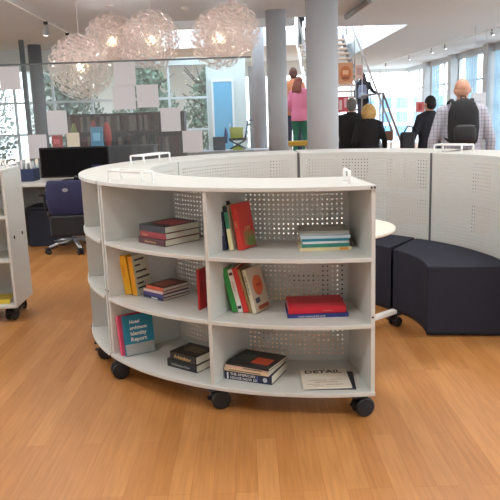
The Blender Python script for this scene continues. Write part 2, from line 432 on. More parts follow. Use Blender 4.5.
def cover_panel(b, x0, y0, x1, y1, t, rgb, name='cover_print'):
    return finish(name, B(x0, y0, t, x1, y1, t+.0004), M(rgb, .45), b)
def spine_panel(b, x0, x1, z0, z1, rgb, name='spine_print'):
    return finish(name, B(x0, -.001, z0, x1, -.0004, z1), M(rgb, .45), b)
TW = M((240, 238, 232), .5); TK = M((30, 30, 34), .5); TG = M((214, 176, 112), .4); TO = M((232, 92, 52), .5)
def spine_text(b, s, size, x, z, m=TW, rev=False, name='spine_lettering'):
    return lettering(b, s, size, (x, -.0012, z), (R(90), 0, 0) if not rev else (R(90), R(180), 0), m, name)
def cover_text(b, s, size, x, y, t, m=TW, rz=0, name='cover_lettering', bold=.0, sx=1):
    return lettering(b, s, size, (x, y, t+.0006), (0, 0, rz), m, name, bold=bold, sx=sx)

Z0, Z1, Z2 = [v+.0005 for v in LV]
def pt(px, py, z): p = on(px, py, z); p.z = z; return p

# --- right bay, top level
y0 = -R(14)
p = pt(222, 250.5, Z2)
b = book('small navy book with white spine lettering standing leftmost on the top right shelf', .185, .13, .026, (30, 38, 62), corner=p, yaw=-R(10), stand='R', lean=-R(5))
spine_text(b, 'architecture', .017, .03, .008)
b = book('green and cream spined book standing between the navy and the red book', .215, .16, .022, (238, 226, 186), (60, 140, 112), corner=p+Vector((.036, -.005, 0)), yaw=-R(14), stand='R', lean=-R(7))
spine_panel(b, .11, .214, .001, .021, (228, 214, 168)); spine_panel(b, 0, .03, .001, .021, (30, 34, 36))
b = book('black book standing behind the green spined one, its dark top edge showing', .232, .17, .02, (26, 26, 28), corner=p+Vector((.048, .045, 0)), yaw=-R(16), stand='R', lean=-R(9))
b = book('red book with green foliage on its cover, standing on the top right shelf', .222, .135, .028, (206, 58, 48), corner=p+Vector((.078, -.014, 0)), yaw=-R(30), stand='R', lean=-R(9))
cover_panel(b, .14, .03, .205, .12, .028, (160, 120, 74)); cover_panel(b, .165, .06, .215, .13, .0284, (128, 146, 84), 'leaf_print')
cover_text(b, 'ART', .032, .115, .10, .028, TG, R(-90)); spine_text(b, 'ART', .018, .08, .006, TG)

# --- right bay, top level: pile of thin magazines
pa = pt(299.5, 251.5, Z2)
z = Z2
for k, (lb, L, W, t, cv, sp, dx, dy, yw) in enumerate((
    ('cream magazine with an orange corner lying lowest in the pile on the top right shelf', .245, .19, .011, (224, 212, 176), (222, 208, 160), 0, 0, .02),
    ('green magazine second from the bottom of the pile on the top right shelf', .225, .18, .013, (70, 140, 120), (58, 132, 120), .012, .012, 0),
    ('white spined magazine just above the green one in the pile', .22, .18, .008, (228, 230, 230), (226, 230, 232), .016, .01, .03),
    ('teal blue magazine in the middle of the pile on the top right shelf', .22, .18, .010, (46, 128, 148), (40, 130, 150), .014, .016, -.02),
    ('pale blue magazine near the top of the pile, below two grey ones', .235, .185, .011, (186, 206, 216), (196, 214, 224), .006, .012, 0),
    ('light grey magazine second from the top of the pile', .23, .18, .008, (176, 184, 184), (190, 196, 194), .008, .02, .02),
    ('grey green magazine lying on top of the pile on the top right shelf', .225, .175, .007, (150, 156, 148), (170, 174, 166), .012, .03, -.04))):
    t *= 1.25
    b = book(lb, L, W, t, cv, sp, corner=(pa.x+dx, pa.y+dy, z), yaw=yw, soft=True, group='thin magazines piled on the top right shelf', name='magazine')
    if k == 0: spine_panel(b, .19, .23, .001, t-.001, (222, 150, 60))
    if k == 6: cover_panel(b, .02, .03, .2, .12, t, (176, 178, 170))
    z += t+.0008

# --- right bay, middle level
p = pt(232.5, 312.5, Z1)
b = book('bright green book leaning leftmost on the middle right shelf', .222, .16, .026, (56, 150, 74), (48, 146, 66), corner=p, yaw=-R(14), stand='R', lean=-R(12))
b = book('white spined book with small dark marks leaning against the green book', .218, .16, .024, (226, 222, 214), (232, 228, 220), corner=p+Vector((.0295, -.006, 0)), yaw=-R(14), stand='R', lean=-R(13))
spine_panel(b, .185, .2, .003, .021, (40, 40, 44)); spine_panel(b, .015, .03, .003, .021, (90, 60, 60)); spine_text(b, 'modern', .016, .06, .006, M((190, 70, 60)))
b = book('red spined book leaning in the middle of the row on the middle right shelf', .225, .16, .026, (190, 52, 44), (204, 52, 46), corner=p+Vector((.0565, -.014, 0)), yaw=-R(15), stand='R', lean=-R(14))
b = book('thin olive spined book squeezed between the red and the cream one', .222, .16, .012, (150, 120, 74), (160, 130, 80), corner=p+Vector((.0855, -.022, 0)), yaw=-R(16), stand='R', lean=-R(15))
b = book('cream book with an orange oval on its cover, leaning rightmost in its row', .218, .140, .022, (206, 190, 168), (222, 214, 190), corner=p+Vector((.100, -.034, 0)), yaw=-R(31), stand='R', lean=-R(15))
bm = bmesh.new(); disc(bm, (.080, .072, .0224), (0, 0, 1), .044, .0006, 28); bmesh.ops.scale(bm, vec=(1.15, 1, 1), verts=bm.verts); finish('oval_print', bm, M((222, 110, 66), .5), b)
cover_panel(b, .150, .02, .175, .06, .022, (70, 72, 92)); cover_panel(b, .19, .03, .210, .13, .022, (168, 84, 60), 'foot_print')
cover_text(b, 'atlas', .026, .085, .100, .0227, M((180, 60, 44)), R(-90)); spine_text(b, 'design handbook', .014, .03, .006, TK)

pa = pt(287.5, 318.5, Z1)
b = book('large dark blue book lying under the red book on the middle right shelf', .288, .21, .017, (40, 52, 120), (36, 48, 118), corner=pa, yaw=.0)
spine_text(b, 'modern houses of the world', .011, .05, .004)
b = book('thick bright red book lying on the dark blue one', .272, .205, .031, (206, 34, 56), (196, 28, 48), corner=(pa.x+.006, pa.y+.008, Z1+.0178), yaw=.01)
spine_text(b, 'arkitektur', .012, .16, .009, M((232, 130, 130)))

# --- right bay, bottom level
pa = pt(225, 378.5, Z0); pb = pt(281, 386.5, Z0); yw = math.atan2(pb.y-pa.y, pb.x-pa.x)
b = book('thick navy book with white spine lettering at the bottom of its pile', .250, .20, .045, (32, 40, 66), (28, 38, 66), corner=pa, yaw=yw)
spine_text(b, 'THE AMERICAN', .019, .03, .024); spine_text(b, 'HOUSE NOW 50', .019, .03, .005); spine_panel(b, .012, .02, .003, .037, (232, 232, 236)); spine_panel(b, .172, .176, .003, .037, (90, 120, 190))
bm = bmesh.new(); disc(bm, (.215, -.001, .02), (0, 1, 0), .012, .0008, 20); finish('emblem', bm, M((190, 196, 210)), b)
q = Matrix.Rotation(yw, 3, 'Z')
b = book('cream paperback with a worn spine lying on the thick navy book', .240, .195, .015, (226, 206, 172), (226, 200, 166), corner=pa+q @ Vector((-.002, -.004, .0457)), yaw=yw-.03, soft=True)
spine_panel(b, .03, .20, .004, .009, (120, 92, 70))
b = book('pale pink and cream paperback just below the topmost black book with the orange patch', .235, .19, .012, (220, 196, 176), (222, 186, 170), corner=pa+q @ Vector((.002, .002, .0615)), yaw=yw-.05, soft=True)
spine_panel(b, .10, .2, .003, .008, (96, 110, 90))
b = book('black book with an orange patch on its cover, topmost on the bottom right shelf', .238, .20, .012, (38, 42, 42), (36, 38, 40), corner=pa+q @ Vector((.006, .006, .0743)), yaw=yw-.10)
cover_panel(b, .115, .04, .21, .12, .012, (206, 84, 50)); cover_panel(b, .02, .06, .10, .14, .012, (56, 66, 66), 'grey_print')

pa = pt(303.5, 391, Z0); pb = pt(352.5, 393, Z0)
b = book('dark magazine lying under the white DETAIL magazine', .225, .21, .006, (34, 36, 48), corner=pa+Vector((.022, .012, 0)), yaw=-.07, soft=True, name='magazine')
b = book('white magazine titled DETAIL lying on the bottom right shelf', .228, .225, .008, (226, 218, 204), (220, 214, 202), corner=pa+Vector((0, 0, .0066)), yaw=.0, soft=True, name='magazine')
cover_text(b, 'DETAIL', .050, .020, .175, .008, TK, bold=.001, sx=1.12)
for (x, y, w_, h_) in ((.03, .085, .09, .006), (.06, .06, .11, .007), (.02, .035, .06, .005), (.11, .03, .08, .007), (.13, .09, .06, .005), (.05, .018, .05, .004)):
    cover_panel(b, x, y, x+w_, y+h_, .008, (176, 156, 124), 'sketch_print')

# --- left bay, top level
pa = pt(139, 242.5, Z2); pb = pt(177, 249, Z2); yw = math.atan2(pb.y-pa.y, pb.x-pa.x); q = Matrix.Rotation(yw, 3, 'Z')
b = book('dark red book with cream spine lettering, lowest of the three on the top left shelf', .215, .235, .034, (84, 28, 34), (80, 24, 30), corner=pa, yaw=yw)
spine_text(b, 'Urban Planning', .015, .05, .009, TG)
b = book('red book in the middle of the three lying on the top left shelf', .205, .23, .031, (150, 34, 38), (150, 36, 40), corner=pa+q @ Vector((.012, .002, .0347)), yaw=yw+.01)
spine_text(b, 'history', .015, .02, .008, TG)
b = book('black book with a pink and grey cover, topmost on the top left shelf', .205, .235, .034, (52, 46, 54), (36, 34, 42), corner=pa+q @ Vector((.011, .001, .0665)), yaw=yw)
cover_panel(b, .03, .06, .19, .20, .034, (176, 74, 78)); cover_panel(b, .01, .01, .07, .04, .034, (70, 120, 96), 'green_print')

# --- left bay, middle level
p = pt(125.5, 294.5, Z1)
b = book('yellow spined book standing leftmost on the middle left shelf', .218, .15, .042, (238, 178, 44), (240, 178, 40), corner=p, yaw=-R(22), stand='R', lean=-R(7))
spine_text(b, 'arkitekt', .022, .05, .008, M((206, 130, 30)))
b = book('orange yellow book with a cream cover of black lines, standing on the middle left shelf', .214, .13, .032, (222, 220, 196), (236, 164, 34), corner=p+Vector((.0455, -.020, 0)), yaw=-R(31), stand='R', lean=-R(7))
for k, (l, w_) in enumerate(((.02, .09), (.05, .05), (.085, .10), (.12, .12), (.15, .06), (.175, .09))):
    cover_panel(b, l, .015, l+.009, .015+w_*.9, .032, (44, 44, 42), 'line_print')
pa = pt(143.5, 296.5, Z1); pb = pt(169, 303, Z1); yw = math.atan2(pb.y-pa.y, pb.x-pa.x); q = Matrix.Rotation(yw, 3, 'Z')
b = book('dark blue book lying lowest in the pile beside the yellow books', 0.165, 0.188, 0.0161, (36, 40, 74), (34, 38, 78), corner=pa, yaw=yw)
spine_panel(b, .07, .12, .003, .011, (220, 220, 224))
b = book('violet blue book second from the bottom beside the yellow books', 0.163, 0.188, 0.0161, (70, 66, 130), (70, 64, 130), corner=pa+q @ Vector((.001, .001, .0168)), yaw=yw)
b = book('pale pink spined book directly under the orange spined one beside the yellow books', 0.156, 0.181, 0.0149, (206, 160, 130), (226, 196, 190), corner=pa+q @ Vector((.002, .002, .0336)), yaw=yw+.03)
b = book('orange spined book with a dark cover, topmost beside the yellow books', 0.138, 0.181, 0.0196, (80, 50, 44), (208, 92, 60), corner=pa+q @ Vector((.022, .006, .0493)), yaw=yw+.02)
cover_panel(b, .02, .03, .11, .14, .0196, (150, 74, 56))
p = pt(198.3, 309.8, Z1)
b = book('red book standing upright against the central divider on the middle left shelf', .205, .15, .013, (176, 34, 36), (176, 32, 34), corner=p+Vector((.0, -.002, 0)), yaw=-R(26), stand='R', lean=0)

# --- left bay, bottom level
pa = pt(129, 356, Z0); pb = pt(160, 349.5, Z0)
ang = math.atan2(pb.y-pa.y, pb.x-pa.x)
yb = ang-R(90)
b = book('teal book with large white lettering, standing on the bottom left shelf', .220, .17, .020, (28, 128, 158), (26, 110, 140), corner=pa-Vector((.02, -.002, 0)), yaw=yb, stand='R', lean=-R(7))
cover_panel(b, .158, .002, .219, .168, .020, (168, 172, 172), 'grey_print')
for k, (s, sz) in enumerate((('Hotel', .025), ('architects', .025), ('Identity', .03), ('Report', .032))):
    cover_text(b, s, sz, .045+k*.033, .035, .0204, TW, R(90), bold=.0008)
b = book('pink book standing behind the teal one on the bottom left shelf', .218, .165, .018, (228, 84, 118), (230, 84, 120), corner=pa-Vector((.046, -.012, 0)), yaw=yb+R(8), stand='R', lean=-R(9))
pa = pt(167.5, 365.5, Z0); pb = pt(206, 376, Z0); yw = math.atan2(pb.y-pa.y, pb.x-pa.x); q = Matrix.Rotation(yw, 3, 'Z')
b = book('black book with white spine lettering lying on the bottom left shelf', .205, .155, .040, (24, 25, 28), corner=pa, yaw=yw)
spine_text(b, 'Architecture Now', .017, .03, .012, M((190, 186, 176)))
b = book('black book with gold lettering lying on another black book, bottom left shelf', .185, .155, .042, (30, 27, 26), corner=pa+q @ Vector((.017, .006, .041)), yaw=yw-.02)
spine_text(b, 'Arkitektur', .028, .03, .010, TG); cover_panel(b, .05, .05, .16, .12, .042, (84, 70, 50))

# --- straight bookcase, lowest shelf
b = book('yellow book lying on the lowest shelf of the white bookcase at the left', .24, .17, .03, (222, 198, 70), corner=(-1.97, 4.62, Z0), yaw=.06)

# ================================================================== SEATS AND TABLE INSIDE THE RING
def pouf(label, outline, h, z0=.02):
    t = thing('curved_pouf', label, 'pouf', group='dark curved seats inside the ring')
    cen = sum((Vector((*v, 0)) for v in outline), Vector())/len(outline); t.location = cen
    bm = bmesh.new()
    lo = [bm.verts.new((x-cen.x, y-cen.y, z0)) for x, y in outline]
    hi = [bm.verts.new((x-cen.x, y-cen.y, h)) for x, y in outline]
    bm.faces.new(lo[::-1]); bm.faces.new(hi)
    n = len(lo)
    for i in range(n): bm.faces.new((lo[i], lo[(i+1) % n], hi[(i+1) % n], hi[i]))
    finish('cushion', bm, NAVY, t, bevel=.022, seg=4, angle=25)
    bm = bmesh.new()
    ins = [((x-cen.x)*.93, (y-cen.y)*.93) for x, y in outline]
    lo = [bm.verts.new((x, y, 0)) for x, y in ins]; hi = [bm.verts.new((x, y, z0+.01)) for x, y in ins]
    bm.faces.new(lo[::-1]); bm.faces.new(hi)
    for i in range(n): bm.faces.new((lo[i], lo[(i+1) % n], hi[(i+1) % n], hi[i]))
    finish('base', bm, CASTB, t)
    return t
def smooth_line(ps, n=24):
    out = []
    for i in range(len(ps)-1):
        p0_, p1_, p2, p3 = ps[max(i-1, 0)], ps[i], ps[i+1], ps[min(i+2, len(ps)-1)]
        for k in range(n//len(ps)+2):
            t = k/(n//len(ps)+2)
            out.append(tuple(.5*((2*p1_[j])+(-p0_[j]+p2[j])*t+(2*p0_[j]-5*p1_[j]+4*p2[j]-p3[j])*t*t+(-p0_[j]+3*p1_[j]-3*p2[j]+p3[j])*t**3) for j in (0, 1)))
    return out+[tuple(ps[-1])]
outer = smooth_line([(1.245, 4.93), (1.35, 4.805), (1.46, 4.61), (1.53, 4.42), (1.58, 4.20), (1.59, 3.93)])
inner = smooth_line([(1.085, 3.995), (1.10, 4.18), (1.075, 4.36), (1.035, 4.47), (.995, 4.557)])
pouf('dark navy curved seat nearest the viewer, its flat end facing forward', outer+inner, .45)
outer2 = [(CX+1.01*math.sin(a), CY-1.01*math.cos(a)) for a in [R(123+i*3.0) for i in range(17)]]
inner2 = [(CX+.60*math.sin(a), CY-.60*math.cos(a)) for a in [R(171-i*4.0) for i in range(17)]]
outer2[0] = (1.22, 4.93)
inner2[-1] = (.975, 4.59)
pouf('dark navy curved seat behind the nearest one, mostly hidden by the bookcase', outer2+inner2, .45)

# round white table on castors
tc_ = on(395, 225, .74)
tx, ty = tc_.x-.36, tc_.y+.02
tb = thing('round_table', 'round white table on castors inside the ring, edge showing beside the bookcase', 'table', (tx, ty, 0))
bm = bmesh.new(); tube(bm, [(0, 0, .715), (0, 0, .722), (0, 0, .735), (0, 0, .74)], [.352, .36, .36, .354], 64); finish('tabletop', bm, mat('table_white', (232, 228, 216), .4, var=.01), tb, bevel=.0)
bm = bmesh.new(); tube(bm, [(0, 0, .12), (0, 0, .715)], .03, 24); finish('pedestal', bm, HANDW, tb)
wp = on(393, 326, 0); wx, wy = wp.x-tx, wp.y-ty
ad = math.atan2(wy, wx); rl_ = math.hypot(wx, wy)
for k in range(3):
    a = ad+k*2*PI/3; l = rl_ if k == 0 else min(rl_, .42)
    bm = bmesh.new(); box(bm, 0, -.022, .085, l+.015, .022, .112, 0, Matrix.Rotation(a, 4, 'Z')); finish('foot_bar', bm, HANDW, tb, bevel=.004)
    c_ = castor(tb, l*math.cos(a), l*math.sin(a), .085, .4 if k == 0 else a, .034)

# ================================================================== OFFICE CORNER BEHIND ON THE LEFT
# office chair seen from behind
BLUE = mat('chair_blue', (38, 42, 82), .7, var=.1, bump=.2)
DKB = mat('chair_black', (24, 25, 32), .6)
ch = thing('office_chair', 'blue-backed office chair on a five-star silver base, facing the desk', 'chair', (-1.90, 6.97, 0), R(4))
bm = bmesh.new()
rows = []
for (z, w, y) in ((.42, .17, .0), (.50, .205, -.02), (.62, .215, -.035), (.74, .205, -.03), (.785, .19, -.025)):
    rows.append((z, w, y))
for sgn in (0,):
    fr, bk = [], []
    for (z, w, y) in rows:
        fr.append([bm.verts.new((w*u, y+.035*u*u+.05, z)) for u in (-1, -.6, 0, .6, 1)])
        bk.append([bm.verts.new((w*u, y+.035*u*u, z)) for u in (-1, -.6, 0, .6, 1)])
    for g, fl_ in ((fr, 0), (bk, 1)):
        for a, b_ in zip(g, g[1:]):
            for i in range(4): bm.faces.new((a[i], a[i+1], b_[i+1], b_[i]) if fl_ else (a[i], b_[i], b_[i+1], a[i+1]))
    for i in range(4):
        bm.faces.new((fr[0][i], fr[0][i+1], bk[0][i+1], bk[0][i])); bm.faces.new((bk[-1][i], bk[-1][i+1], fr[-1][i+1], fr[-1][i]))
    for a, b_, c2, d2 in zip(fr, fr[1:], bk, bk[1:]):
        bm.faces.new((a[0], c2[0], d2[0], b_[0])); bm.faces.new((a[4], b_[4], d2[4], c2[4]))
finish('backrest', bm, BLUE, ch, smooth=True, bevel=.012, seg=3)
bm = bmesh.new(); box(bm, -.23, .06, .40, .23, .50, .47); finish('seat', bm, DKB, ch, bevel=.025, seg=4)
bm = bmesh.new(); box(bm, -.19, -.03, .20, .19, .02, .42); finish('lower_back_shell', bm, DKB, ch, bevel=.02, seg=3)
bm = bmesh.new(); disc(bm, (0, -.036, .69), (0, 1, 0), .028, .004); bmesh.ops.scale(bm, vec=(1.1, 1, .7), verts=bm.verts, space=Matrix.Translation((0, 0, -.69))); finish('emblem', bm, M((150, 150, 160)), ch)
bm = bmesh.new(); tube(bm, [(0, .26, .10), (0, .26, .40)], .025, 16); finish('gas_column', bm, STEEL, ch)
for k in range(5):
    a = R(-90+20)+k*2*PI/5
    e = Vector((.30*math.cos(a), .26+.30*math.sin(a), 0))
    bm = bmesh.new(); tube(bm, [(0, .26, .12), (e.x*.6, .26+(e.y-.26)*.6, .105), (e.x, e.y, .075)], [(.03, .022), (.024, .016), (.018, .012)], 10); finish('base_leg', bm, STEEL, ch, smooth=True)
    castor(ch, e.x, e.y, .068, a, .026)
for s in (-1, 1):
    bm = bmesh.new(); tube(bm, [(s*.24, .2, .42), (s*.27, .2, .5), (s*.27, .2, .62)], .014, 10); box(bm, s*.27-.03, .08, .62, s*.27+.03, .32, .645); finish('armrest', bm, DKB, ch)

DESKW = mat('desk_light_grey', (206, 204, 200), .5)
dk = thing('desk', 'long light grey desk behind the office chair', 'desk', (-1.95, 7.62, 0))
finish('desktop', B(-.78, -.35, .70, .95, .40, .73), DESKW, dk, bevel=.003)
for x in (-.62, .85):
    bm = bmesh.new(); box(bm, x-.02, -.28, .0, x+.02, .33, .70); finish('leg_panel', bm, DESKW, dk)
finish('modesty_panel', B(-.6, .30, .25, .83, .32, .70), DESKW, dk)
# big black monitor
mn0, mn1 = at(39, 148, 7.6), at(111, 182, 7.6)
mo = thing('monitor', 'wide black monitor standing on the grey desk', 'monitor', ((mn0.x+mn1.x)/2, 7.6, .73))
hw = (mn1.x-mn0.x)/2
finish('screen_housing', B(-hw, -.02, .035, hw, .03, mn0.z-.73), mat('screen_black', (14, 15, 18), .25), mo, bevel=.006)
finish('screen_glass', B(-hw+.02, -.023, .055, hw-.02, -.019, mn0.z-.75), mat('screen_glossy', (8, 9, 12), .35, spec=.15), mo)
bm = bmesh.new(); tube(bm, [(0, .0, .0), (0, .0, .06)], .03, 12); box(bm, -.15, -.08, 0, .15, .1, .012); finish('stand', bm, mat('screen_black', (14, 15, 18), .25), mo)
bm = bmesh.new(); box(bm, hw-.20, -.0245, .10, hw-.09, -.0232, .17); finish('screen_window', bm, mat('screen_dim_blue', (30, 34, 70), .4), mo)
# things left on the desk
x_ = at(30, 178, 7.2)
bx = thing('storage_box', 'dark blue storage box on the floor under the grey desk', 'box', (-2.30, 7.69, 0)); finish('body', B(-.2, -.2, 0, .2, .2, .42), M((34, 46, 66)), bx, bevel=.01); finish('lid', B(-.21, -.21, .42, .21, .21, .45), M((30, 40, 60)), bx, bevel=.01)
bx = thing('desk_organiser', 'dark blue organiser with white papers on the left end of the desk', 'organiser', (-2.56, 7.7, .73)); finish('tray', B(-.14, -.1, 0, .14, .14, .14), M((36, 50, 84)), bx, bevel=.006)
for k in range(5): finish('paper', B(-.12+k*.05, -.05+.01*k, .1, -.10+k*.05, .1, .2+.02*(k % 3)), M((236, 238, 240)), bx)

# glass partition with hanging white sheets
gl = thing('glass_partition', 'tall clear glass partition behind the desk with white sheets on it', 'partition', (0, 8.35, 0))
gx = [-4.6, -3.5, -2.42, -1.33, -.62, .09]
GZ = at(120, 62, 8.35).z
for a, b_ in zip(gx, gx[1:]):
    finish('glass_panel', B(a+.004, -.006, .02, b_-.004, .006, GZ), GLASS, gl)
bm = bmesh.new(); box(bm, gx[0], -.012, GZ, gx[-1], .012, GZ+.018); finish('top_rail', bm, mat('rail_dark', (92, 100, 104), .5), gl)
finish('floor_rail', B(gx[0], -.02, 0, gx[-1], .02, .03), STEEL, gl)
SHEET = mat('sheet_paper', (206, 206, 210), .9, var=.02)
names = {0: 'white sheet taped high on the glass at the left edge of the photo', 1: 'white sheet taped on the glass just above the left end of the monitor', 2: 'white sheet taped on the glass at the left, lower than its neighbour above the monitor',
 3: 'white sheet taped on the glass directly above another sheet, below the pair of lamps', 4: 'white sheet taped directly under the upper one, left of the lamp bottom', 5: 'white sheet in the middle of the stepped row on the glass',
 6: 'white sheet one step down to the lower right of the middle one', 7: 'white sheet lowest and furthest right of the stepped row', 8: 'small cream sheet just above the black monitor'}
for k, (a, b_, c2, d2) in enumerate([(-2, 67, 21, 89.5), (46, 111, 68, 134), (27, 135, 48, 158), (113, 62, 136, 85.5), (112, 86, 136, 109), (136, 85, 159, 107), (160, 108, 181, 131), (182, 131, 203, 152), (66, 133, 80, 147)]):
    u, v = at(a, b_, 8.33), at(c2, d2, 8.33)
    o = finish('paper_sheet', B(-(v.x-u.x)/2, -.0015, -(u.z-v.z)/2, (v.x-u.x)/2, .0015, (u.z-v.z)/2), SHEET if k != 8 else M((214, 206, 186)))
    o.location = ((u.x+v.x)/2, 8.34, (u.z+v.z)/2); tag(o, names[k], 'sheet', 'white sheets on the glass partition' if k != 8 else None)

# dark bookcase with rows of dark binders, behind the glass
BW = at(64, 115, 10.9); BE = at(186, 155, 10.9)
bx0, bx1, bh = BW.x, BE.x, BW.z
dc = thing('dark_bookcase', 'long dark brown bookcase full of dark volumes behind the glass', 'bookcase', ((bx0+bx1)/2, 10.9, 0))
hwid = (bx1-bx0)/2
DBR = mat('dark_walnut', (62, 40, 38), .6, var=.15)
finish('back_panel', B(-hwid, .32, 0, hwid, .34, bh), DBR, dc)
for z in (0, .4, .8, 1.18, bh-.02): finish('shelf', B(-hwid, 0, z, hwid, .32, z+.02), DBR, dc)
for k in range(5): finish('upright', B(-hwid+k*(2*hwid-.02)/4, -.005, .0, -hwid+k*(2*hwid-.02)/4+.02, .325, bh), DBR, dc)
bcols = [(52, 30, 34), (70, 36, 38), (44, 40, 44), (84, 60, 54), (60, 28, 38), (120, 108, 104), (38, 34, 42), (96, 44, 46)]
rowword = {.82: 'middle', 1.2: 'upper'}
for z in (.82, 1.2):
    for s_ in range(4):
        x = -hwid+s_*(2*hwid-.02)/4+.03; xe = x+(2*hwid-.02)/4-.02; k = 0
        while x < xe-.065:
            w = random.choice((.035, .045, .055)); hgt = random.uniform(.24, min(.31, bh-z-.04))
            if z == .82: hgt += .01
            o = finish('binder', B(0, 0, 0, w, .22, hgt), M(bcols[random.randrange(len(bcols))], .6), bevel=.004)
            o.location = (dc.location.x+x, 10.92, z+.0005)
            tag(o, 'dark binder in the %s row of the dark brown bookcase behind the glass' % rowword[z], 'binder', 'dark binders in the %s row behind the glass' % rowword[z])
            x += w+.006; k += 1
# low dark cabinet with coloured things on it
cab = thing('low_cabinet', 'low dark cabinet behind the monitor carrying red, blue and green things', 'cabinet', (-1.95, 9.9, 0))
cz = at(80, 147, 9.9).z
finish('body', B(-1.0, -.2, 0, .62, .2, cz-.02), M((48, 44, 50)), cab, bevel=.004); finish('top', B(-1.02, -.21, cz-.02, .64, .21, cz), M((60, 56, 60)), cab, bevel=.003)
for x in (-.98, -.44, .1): finish('door', B(x, -.215, .05, x+.5, -.2, cz-.05), M((54, 48, 54)), cab)
def ontop(px, w, h, label, nm, cat, rgb, dy=0, shape='box'):
    p_ = at(px, 147, 9.9)
    if shape == 'box':
        o = thing(nm, label, cat, (p_.x, 9.9+dy, cz)); finish('body', B(-w/2, -.04, 0, w/2, .04, h), M(rgb), o, bevel=.005)
        finish('front_label', B(-w*.3, -.043, h*.3, w*.3, -.0395, h*.7), M(tuple(min(255, v+50) for v in rgb)), o)
    else:
        bm = bmesh.new(); tube(bm, [(0, 0, 0), (0, 0, h*.25), (0, 0, h*.6), (0, 0, h*.85), (0, 0, h)], [w*.3, w*.5, w*.5, w*.3, w*.2], 18)
        o = finish(nm, bm, M(rgb), smooth=True); o.location = (p_.x, 9.9+dy, cz); tag(o, label, cat)
    return o
ontop(58, .14, .18, 'red box on the low cabinet above the left part of the monitor', 'box', 'box', (190, 44, 56))
ontop(74, .11, .34, 'olive green vase on the low cabinet beside the red box', 'vase', 'vase', (128, 132, 60), .08, 'vase')
ontop(98, .17, .28, 'light blue box on the low cabinet above the monitor', 'box', 'box', (96, 164, 204))
ontop(107, .12, .34, 'round red vase right of the light blue box', 'vase', 'vase', (200, 58, 48), .09, 'vase')
ontop(93, .10, .38, 'dark red vase behind the light blue box', 'vase', 'vase', (150, 56, 56), .12, 'vase')

# white counter and display objects between the lamps and the pillars
ct = thing('white_counter', 'low white counter in the distance left of the pillars', 'counter', (-.05, 12.2, 0))
zc = at(230, 150, 12.2).z
finish('body', B(-1.0, -.2, 0, .62, .3, zc-.03), M((214, 216, 224)), ct); finish('top', B(-1.02, -.22, zc-.03, .64, .32, zc), M((228, 228, 236)), ct)
p_ = at(238, 150, 12.1)
dp = thing('display_cart', 'lime yellow and black folding cart standing on the white counter', 'cart', (p_.x, 12.15, zc))
finish('panel', B(-.13, -.02, .20, .10, .02, .40), M((206, 222, 70)), dp, bevel=.006)
bm = bmesh.new(); tube(bm, [(-.16, -.03, .19), (.16, -.03, .19)], .022, 8); tube(bm, [(-.14, -.03, .17), (.14, -.03, .02)], .014, 8); tube(bm, [(.14, -.03, .17), (-.14, -.03, .02)], .014, 8); finish('frame', bm, CASTB, dp)
bm = bmesh.new(); vs = [bm.verts.new(v) for v in ((-.11, 0, 0), (.11, 0, 0), (0, 0, .13), (-.11, .04, 0), (.11, .04, 0), (0, .04, .13))]
for f in ((0, 1, 2), (5, 4, 3), (0, 3, 4, 1), (1, 4, 5, 2), (2, 5, 3, 0)): bm.faces.new([vs[i] for i in f])
finish('foot_wedge', bm, M((206, 222, 70)), dp)
bm = bmesh.new(); tube(bm, [(.13, 0, .19), (.17, 0, .36), (.19, 0, .5), (.25, 0, .53), (.28, 0, .5)], .014, 8); finish('push_handle', bm, M((40, 70, 140)), dp, smooth=True)
p_ = at(222, 150, 12.1)
dp = thing('display_stand', 'dark grey box with a blue fin standing left of the lime cart', 'stand', (p_.x, 12.25, zc))
finish('body', B(-.16, -.06, .0, .06, .06, .24), M((92, 96, 106)), dp, bevel=.006)
bm = bmesh.new(); tube(bm, [(.07, 0, .12), (.08, 0, .3), (.07, 0, .40)], [(.03, .02), (.035, .02), (.008, .008)], 10); finish('fin', bm, M((40, 70, 150)), dp, smooth=True)

# ================================================================== PENDANT LAMPS
def flower_mat():
    m = bpy.data.materials.new('paper_flower'); m.use_nodes = True; nt = m.node_tree; nt.nodes.clear()
    o = nt.nodes.new('ShaderNodeOutputMaterial'); d = nt.nodes.new('ShaderNodeBsdfDiffuse'); t = nt.nodes.new('ShaderNodeBsdfTranslucent')
    x = nt.nodes.new('ShaderNodeMixShader'); x.inputs[0].default_value = .5
    nz = nt.nodes.new('ShaderNodeTexNoise'); nz.inputs['Scale'].default_value = 9
    cr = nt.nodes.new('ShaderNodeValToRGB'); cr.color_ramp.elements[0].color = (.93, .82, .80, 1); cr.color_ramp.elements[1].color = (1, .97, .95, 1)
    nt.links.new(nz.outputs['Fac'], cr.inputs[0])
    for s in (d, t): nt.links.new(cr.outputs[0], s.inputs['Color'])
    nt.links.new(d.outputs[0], x.inputs[1]); nt.links.new(t.outputs[0], x.inputs[2]); nt.links.new(x.outputs[0], o.inputs[0])
    return m
FLM = flower_mat()
BULB = mat('bulb_glow', (255, 226, 188), .5, emit=14)
